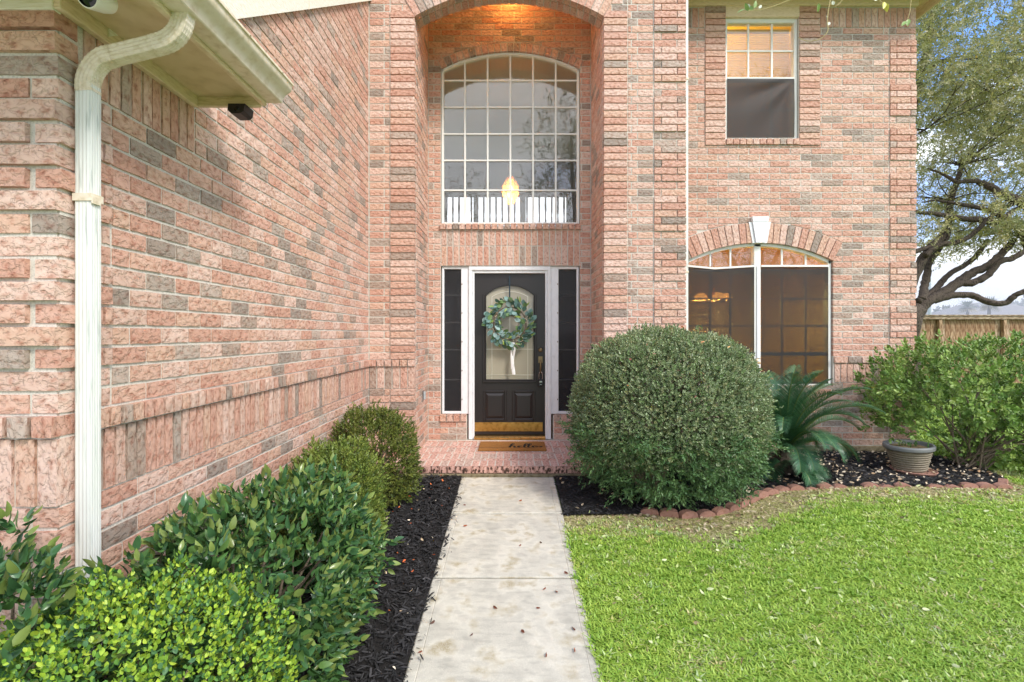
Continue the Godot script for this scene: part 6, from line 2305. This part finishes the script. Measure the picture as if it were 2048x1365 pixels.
	for k in pts.size(): pts[k].origin -= o.position
	scatter(o, "crown", leaf_spray, M.leaf, pts, tints(pts.size(), [lin(0.07, 0.12, 0.03), lin(0.10, 0.15, 0.04), lin(0.05, 0.08, 0.02)]))
	o = thing("yard_tree", "smaller tree across the street mirrored low in the tall window", "tree", p3(-3.0, ground_y(-13.0), -13.0))
	limb(o, "trunk", [p3(-3.0, -0.8, -13.0), p3(-2.9, 3.0, -13.0), p3(-2.7, 8.0, -13.0)], 0.16, 0.04)
	pts = crown_points(p3(-2.6, 7.6, -13.0), Vector3(2.2, 2.3, 2.0), 900, 62, -0.05, 0.7)
	for k in pts.size(): pts[k].origin -= o.position
	scatter(o, "crown", leaf_spray, M.leaf, pts, tints(pts.size(), [lin(0.07, 0.12, 0.03), lin(0.10, 0.15, 0.04), lin(0.05, 0.08, 0.02)]))

func hanging_twigs(tree: Node3D) -> void:
	var d := 3.3
	var twig := mat(c8(176, 160, 108), 0.8)
	var up := p3(2.1, 4.0, 3.3)
	var lists := [
		[up, at(1640, -30, d), at(1575, 2, d), at(1530, 18, d), at(1503, 21, d), at(1490, 28, d)],
		[up, at(1670, -30, d), at(1661, 0, d), at(1655, 40, d), at(1656, 62, d), at(1640, 78, d), at(1615, 82, d), at(1597, 75, d)],
		[up, at(1700, -35, d), at(1685, 0, d), at(1670, 14, d)],
		[up, at(1830, -40, d), at(1823, 0, d), at(1820, 25, d), at(1812, 46, d)],
		[up, at(1740, -40, d), at(1758, -2, d), at(1770, 8, d)],
	]
	for l in lists:
		var st := new_st()
		var path := smooth_path(l, 6)
		var rr: Array = []
		for k in path.size():
			rr.append(lerpf(0.004, 0.0016, float(k) / path.size()))
			path[k] -= tree.position
		add_tube(st, path, rr, 5)
		put(tree, "twig", done(st), twig)
	var green := leaf_mesh(0.055, 0.026, lin(0.20, 0.32, 0.08), 0.15, 0.2)
	var pale := leaf_mesh(0.03, 0.02, lin(0.62, 0.66, 0.52), 0.15, 0.2)
	var gold := leaf_mesh(0.06, 0.03, lin(0.55, 0.52, 0.06), 0.15, 0.2)
	for q in [[1497, 22, 0.4, 0], [1508, 20, 0.9, 0], [1492, 18, 1.3, 0], [1509, 17, -0.2, 0], [1518, 17, -0.7, 1], [1498, 17, 0.1, 1], [1770, 4, 2.8, 2], [1772, 6, 3.3, 2], [1755, 0, 1.2, 1], [1818, 38, 2.9, 0], [1814, 42, 2.4, 0], [1668, 10, 0.3, 1], [1638, 6, 3.3, 0], [1660, 44, 2.6, 1], [1652, 30, 3.4, 1]]:
		var b := Basis(Vector3.BACK, q[2]) * Basis(Vector3.UP, rf(-0.8, 0.8)) * Basis(Vector3.RIGHT, rf(-0.5, 0.5))
		put(tree, "leaf", [green, pale, gold][q[3]], M.leaf, at(q[0], q[1], d) - tree.position, b)

func fence() -> void:
	var d := 14.0
	var base := ground_y(14.0)
	var o := thing("board_fence", "weathered brown board fence with posts and pale cap rail behind the shrub", "fence", p3(10.0, base, d))
	var x := 0.0
	var k := 0
	while x < 9.0:
		var h := 1.90 + rf(-0.006, 0.006)
		cbox(o, "picket", Vector3(x, 0.03, -0.009 + rf(-0.003, 0.003)), Vector3(x + 0.136, h, 0.009), M.fence_tones[rng.randi() % 4], 0.003)
		x += 0.142
		k += 1
	for px in [0.38, 2.20, 4.03, 5.86, 7.69]:
		cbox(o, "post", Vector3(px - 0.048, 0.0, 0.012), Vector3(px + 0.048, 1.87, 0.108), M.fence_tones[0], 0.005)
	cbox(o, "rail", Vector3(0.0, 0.38, 0.012), Vector3(9.0, 0.47, 0.052), M.fence_tones[1], 0.004)
	cbox(o, "cap_trim", Vector3(0.0, 1.855, 0.110), Vector3(9.0, 1.945, 0.130), M.fence_cap, 0.003)
	cbox(o, "cap_rail", Vector3(0.0, 1.946, -0.03), Vector3(9.0, 1.984, 0.150), M.fence_cap, 0.004)

func distance_things() -> void:
	# far roof, white chimney-like vent, lamp pole, palms and trees beyond the fence
	var h := thing("far_house", "far hazy house with grey hipped roof and white chimney beyond the fence", "house", p3(70, -0.12, 72))
	var st := new_st()
	var b := [Vector3(-9, 3.2, 5), Vector3(9, 3.2, 5), Vector3(9, 3.2, -5), Vector3(-9, 3.2, -5)]
	var r := [Vector3(-3, 6.0, 0), Vector3(3, 6.0, 0)]
	quad(st, b[0], b[1], r[1], r[0], Vector3(0, 1, 1))
	quad(st, b[2], b[3], r[0], r[1], Vector3(0, 1, -1))
	tri(st, b[3], r[0], b[0]); tri(st, b[1], r[1], b[2])
	put(h, "roof", done(st), M.roof_far)
	cbox(h, "wall", Vector3(-8.5, 0, -4.6), Vector3(8.5, 3.22, 4.6), M.far_wall)
	cbox(h, "chimney", Vector3(-2.2, 3.6, 1.0), Vector3(-1.5, 6.2, 1.7), M.far_wall)
	var pole := thing("lamp_pole", "tall grey street lamp pole beyond the fence and oak", "pole", p3(34.2, -0.12, 40))
	var ps := new_st()
	add_tube(ps, [Vector3.ZERO, Vector3(0, 4, 0), Vector3(0, 9, 0)], [0.13, 0.11, 0.07], 10)
	put(pole, "shaft", done(ps), mat(c8(176, 184, 188), 0.5, 0.3))
	put(pole, "base", lathe([Vector2(0.26, 0.0), Vector2(0.26, 0.15), Vector2(0.14, 0.35)], 12), mat(c8(150, 156, 158), 0.6))
	var arm := new_st()
	add_tube(arm, [Vector3(0, 8.9, 0), Vector3(0.8, 9.3, 0), Vector3(1.8, 9.35, 0)], [0.05, 0.05, 0.05], 8)
	add_box(arm, Vector3(1.7, 9.28, -0.14), Vector3(2.4, 9.42, 0.14))
	put(pole, "lamp_arm", done(arm), mat(c8(176, 184, 188), 0.5, 0.3))
	var spray := sprig(10, 0.9, 0.5, 0.28, 1.1, 71, 2, 0.3)
	var greens := [lin(0.09, 0.13, 0.06), lin(0.12, 0.16, 0.07), lin(0.07, 0.11, 0.05)]
	for q in [[1905, 75.0, 3.2, 2.6, "low hazy tree beyond the fence under the oak limbs"], [1868, 80.0, 2.6, 2.4, "faint tree behind the lamp pole"], [2040, 88.0, 5.4, 3.4, "hazy tree behind the far grey roof"], [1978, 95.0, 4.2, 3.0, "faint tree between palm and far roof"]]:
		var c := at(q[0], 660, q[1])
		c.y = q[2] * 0.5 + 1.4
		var t := thing("far_tree", q[4], "tree", Vector3(c.x, -0.12, c.z))
		var ts := new_st()
		add_tube(ts, [Vector3.ZERO, Vector3(0, c.y, 0)], [0.25, 0.15], 7)
		put(t, "trunk", done(ts), M.bark)
		var pts := crown_points(c, Vector3(q[3] * 1.3, q[2] * 0.62, q[3]), 420, 80, -0.25, 0.3)
		for k in pts.size(): pts[k].origin -= t.position
		scatter(t, "crown", spray, M.leaf_dull, pts, tints(pts.size(), greens))
	for q in [[1979, 608, 60.0, "fan palm rising above the fence before the far roof"], [1936, 614, 66.0, "shorter hazy palm beside the fan palm"]]:
		var top := at(q[0], q[1], q[2])
		var t := thing("fan_palm", q[3], "palm", Vector3(top.x, -0.12, top.z))
		var ts := new_st()
		add_tube(ts, [Vector3.ZERO, Vector3(0, top.y + 0.12, 0)], [0.22, 0.16], 8)
		put(t, "trunk", done(ts), M.bark)
		var fs := new_st()
		for k in 26:
			var a := k * 2.4
			var e := rf(-0.7, 1.2)
			var dir := Vector3(cos(a) * cos(e), sin(e), sin(a) * cos(e))
			var tip := Vector3(0, top.y + 0.12, 0) + dir * rf(1.0, 1.5) + Vector3(0, -0.25, 0)
			var side := dir.cross(Vector3.UP).normalized() * 0.4
			var mid := Vector3(0, top.y + 0.12, 0) + dir * 0.7
			fs.set_color(Color(0.10, 0.15, 0.06) if e > -0.2 else Color(0.30, 0.24, 0.13))
			tri(fs, Vector3(0, top.y + 0.12, 0), mid + side, mid - side)
			for j in 5:
				var f0 := lerpf(-1.0, 1.0, j / 5.0)
				var f1 := lerpf(-1.0, 1.0, (j + 0.8) / 5.0)
				tri(fs, mid + side * f0, mid + side * f1, tip + side * f0 * 1.3)
		put(t, "crown", done(fs), M.leaf_dull)

# humid air over the far yards
func haze() -> void:
	var f := FogVolume.new()
	f.name = "haze"
	f.shape = RenderingServer.FOG_VOLUME_SHAPE_BOX
	f.size = Vector3(150, 14, 90)
	f.position = p3(75, 6, 75)
	var m := FogMaterial.new()
	m.density = 0.012
	m.albedo = Color(0.95, 0.97, 1.0)
	f.material = m
	add_child(f)
	tag(f, "pale humid haze over the far yards", "haze", "", "stuff")

func sky_picture() -> ImageTexture:
	var w := 1024
	var h := 512
	var im := Image.create(w, h, false, Image.FORMAT_RGBF)
	var n := FastNoiseLite.new()
	n.seed = 1404
	n.frequency = 0.75
	n.fractal_octaves = 6
	n.fractal_gain = 0.55
	for y in h:
		var el := PI * (0.5 - (y + 0.5) / h)
		for x in w:
			var az := TAU * (x + 0.5) / w
			var dir := Vector3(sin(az) * cos(el), sin(el), -cos(az) * cos(el))
			var c := Color(0.55, 0.60, 0.62)
			if dir.y > 0.0:
				var t := pow(1.0 - dir.y, 3.0)
				var blue := Color(0.07, 0.26, 0.80).lerp(Color(0.52, 0.68, 0.92), t)
				var k := 1.0 / (dir.y + 0.22)
				var v := n.get_noise_3d(dir.x * k, dir.y * 0.7 + 3.0, dir.z * k)
				var cover := smoothstep(-0.26, 0.16, v + 0.20 * t)
				var thick := smoothstep(0.0, 0.5, v)
				var cloud := Color(1.12, 1.13, 1.14).lerp(Color(0.82, 0.84, 0.88), thick)
				c = blue.lerp(cloud, cover * 0.96)
			im.set_pixel(x, y, c)
	return ImageTexture.create_from_image(im)

func _ready() -> void:
	rng.seed = 2024
	# camera
	var cam := Camera3D.new()
	cam.name = "camera"
	cam.projection = Camera3D.PROJECTION_FRUSTUM
	cam.near = 0.05
	cam.far = 800.0
	cam.size = 2.0 * 0.05 * 682.5 / FOCAL
	cam.frustum_offset = Vector2(0.05 * 2.0 / FOCAL, -0.05 * 14.5 / FOCAL)
	cam.position = Vector3(0, EYE, 0)
	add_child(cam)
	cam.current = true
	# sky, exposure
	var env := Environment.new()
	env.background_mode = Environment.BG_SKY
	var sky := Sky.new()
	var pano := PanoramaSkyMaterial.new()
	pano.panorama = sky_picture()
	sky.sky_material = pano
	env.sky = sky
	env.background_energy_multiplier = 1.0
	env.sky_rotation = Vector3(0, 0.0, 0)
	env.tonemap_mode = Environment.TONE_MAPPER_LINEAR
	env.tonemap_exposure = 1.84
	env.volumetric_fog_enabled = true
	env.volumetric_fog_density = 0.0
	env.sdfgi_enabled = true
	env.ssao_enabled = true
	env.ssil_enabled = true
	var we := WorldEnvironment.new()
	we.name = "world"
	we.environment = env
	add_child(we)
	# a sun veiled by thin cloud
	var sun := DirectionalLight3D.new()
	sun.name = "sun"
	sun.light_energy = 0.66
	sun.light_color = Color(1.0, 0.975, 0.94)
	sun.light_angular_distance = 16.0
	sun.shadow_enabled = true
	add_child(sun)
	sun.look_at_from_position(Vector3(6.0, 8.0, 6.5), Vector3.ZERO)
	# the place
	make_materials()
	build_ground()
	house = Node3D.new()
	house.name = "brick_house"
	add_child(house)
	tag(house, "two-storey pink brick house with arched entry recess and garage wall", "house")
	build_walls()
	eaves()
	hall_window()
	upper_window()
	wing_window()
	front_door()
	rooms()
	fence()
	distance_things()
	haze()
	trees()
	plants_right()
	plants_left()
	edging()
	small_things()
	mulch()
	lawn()
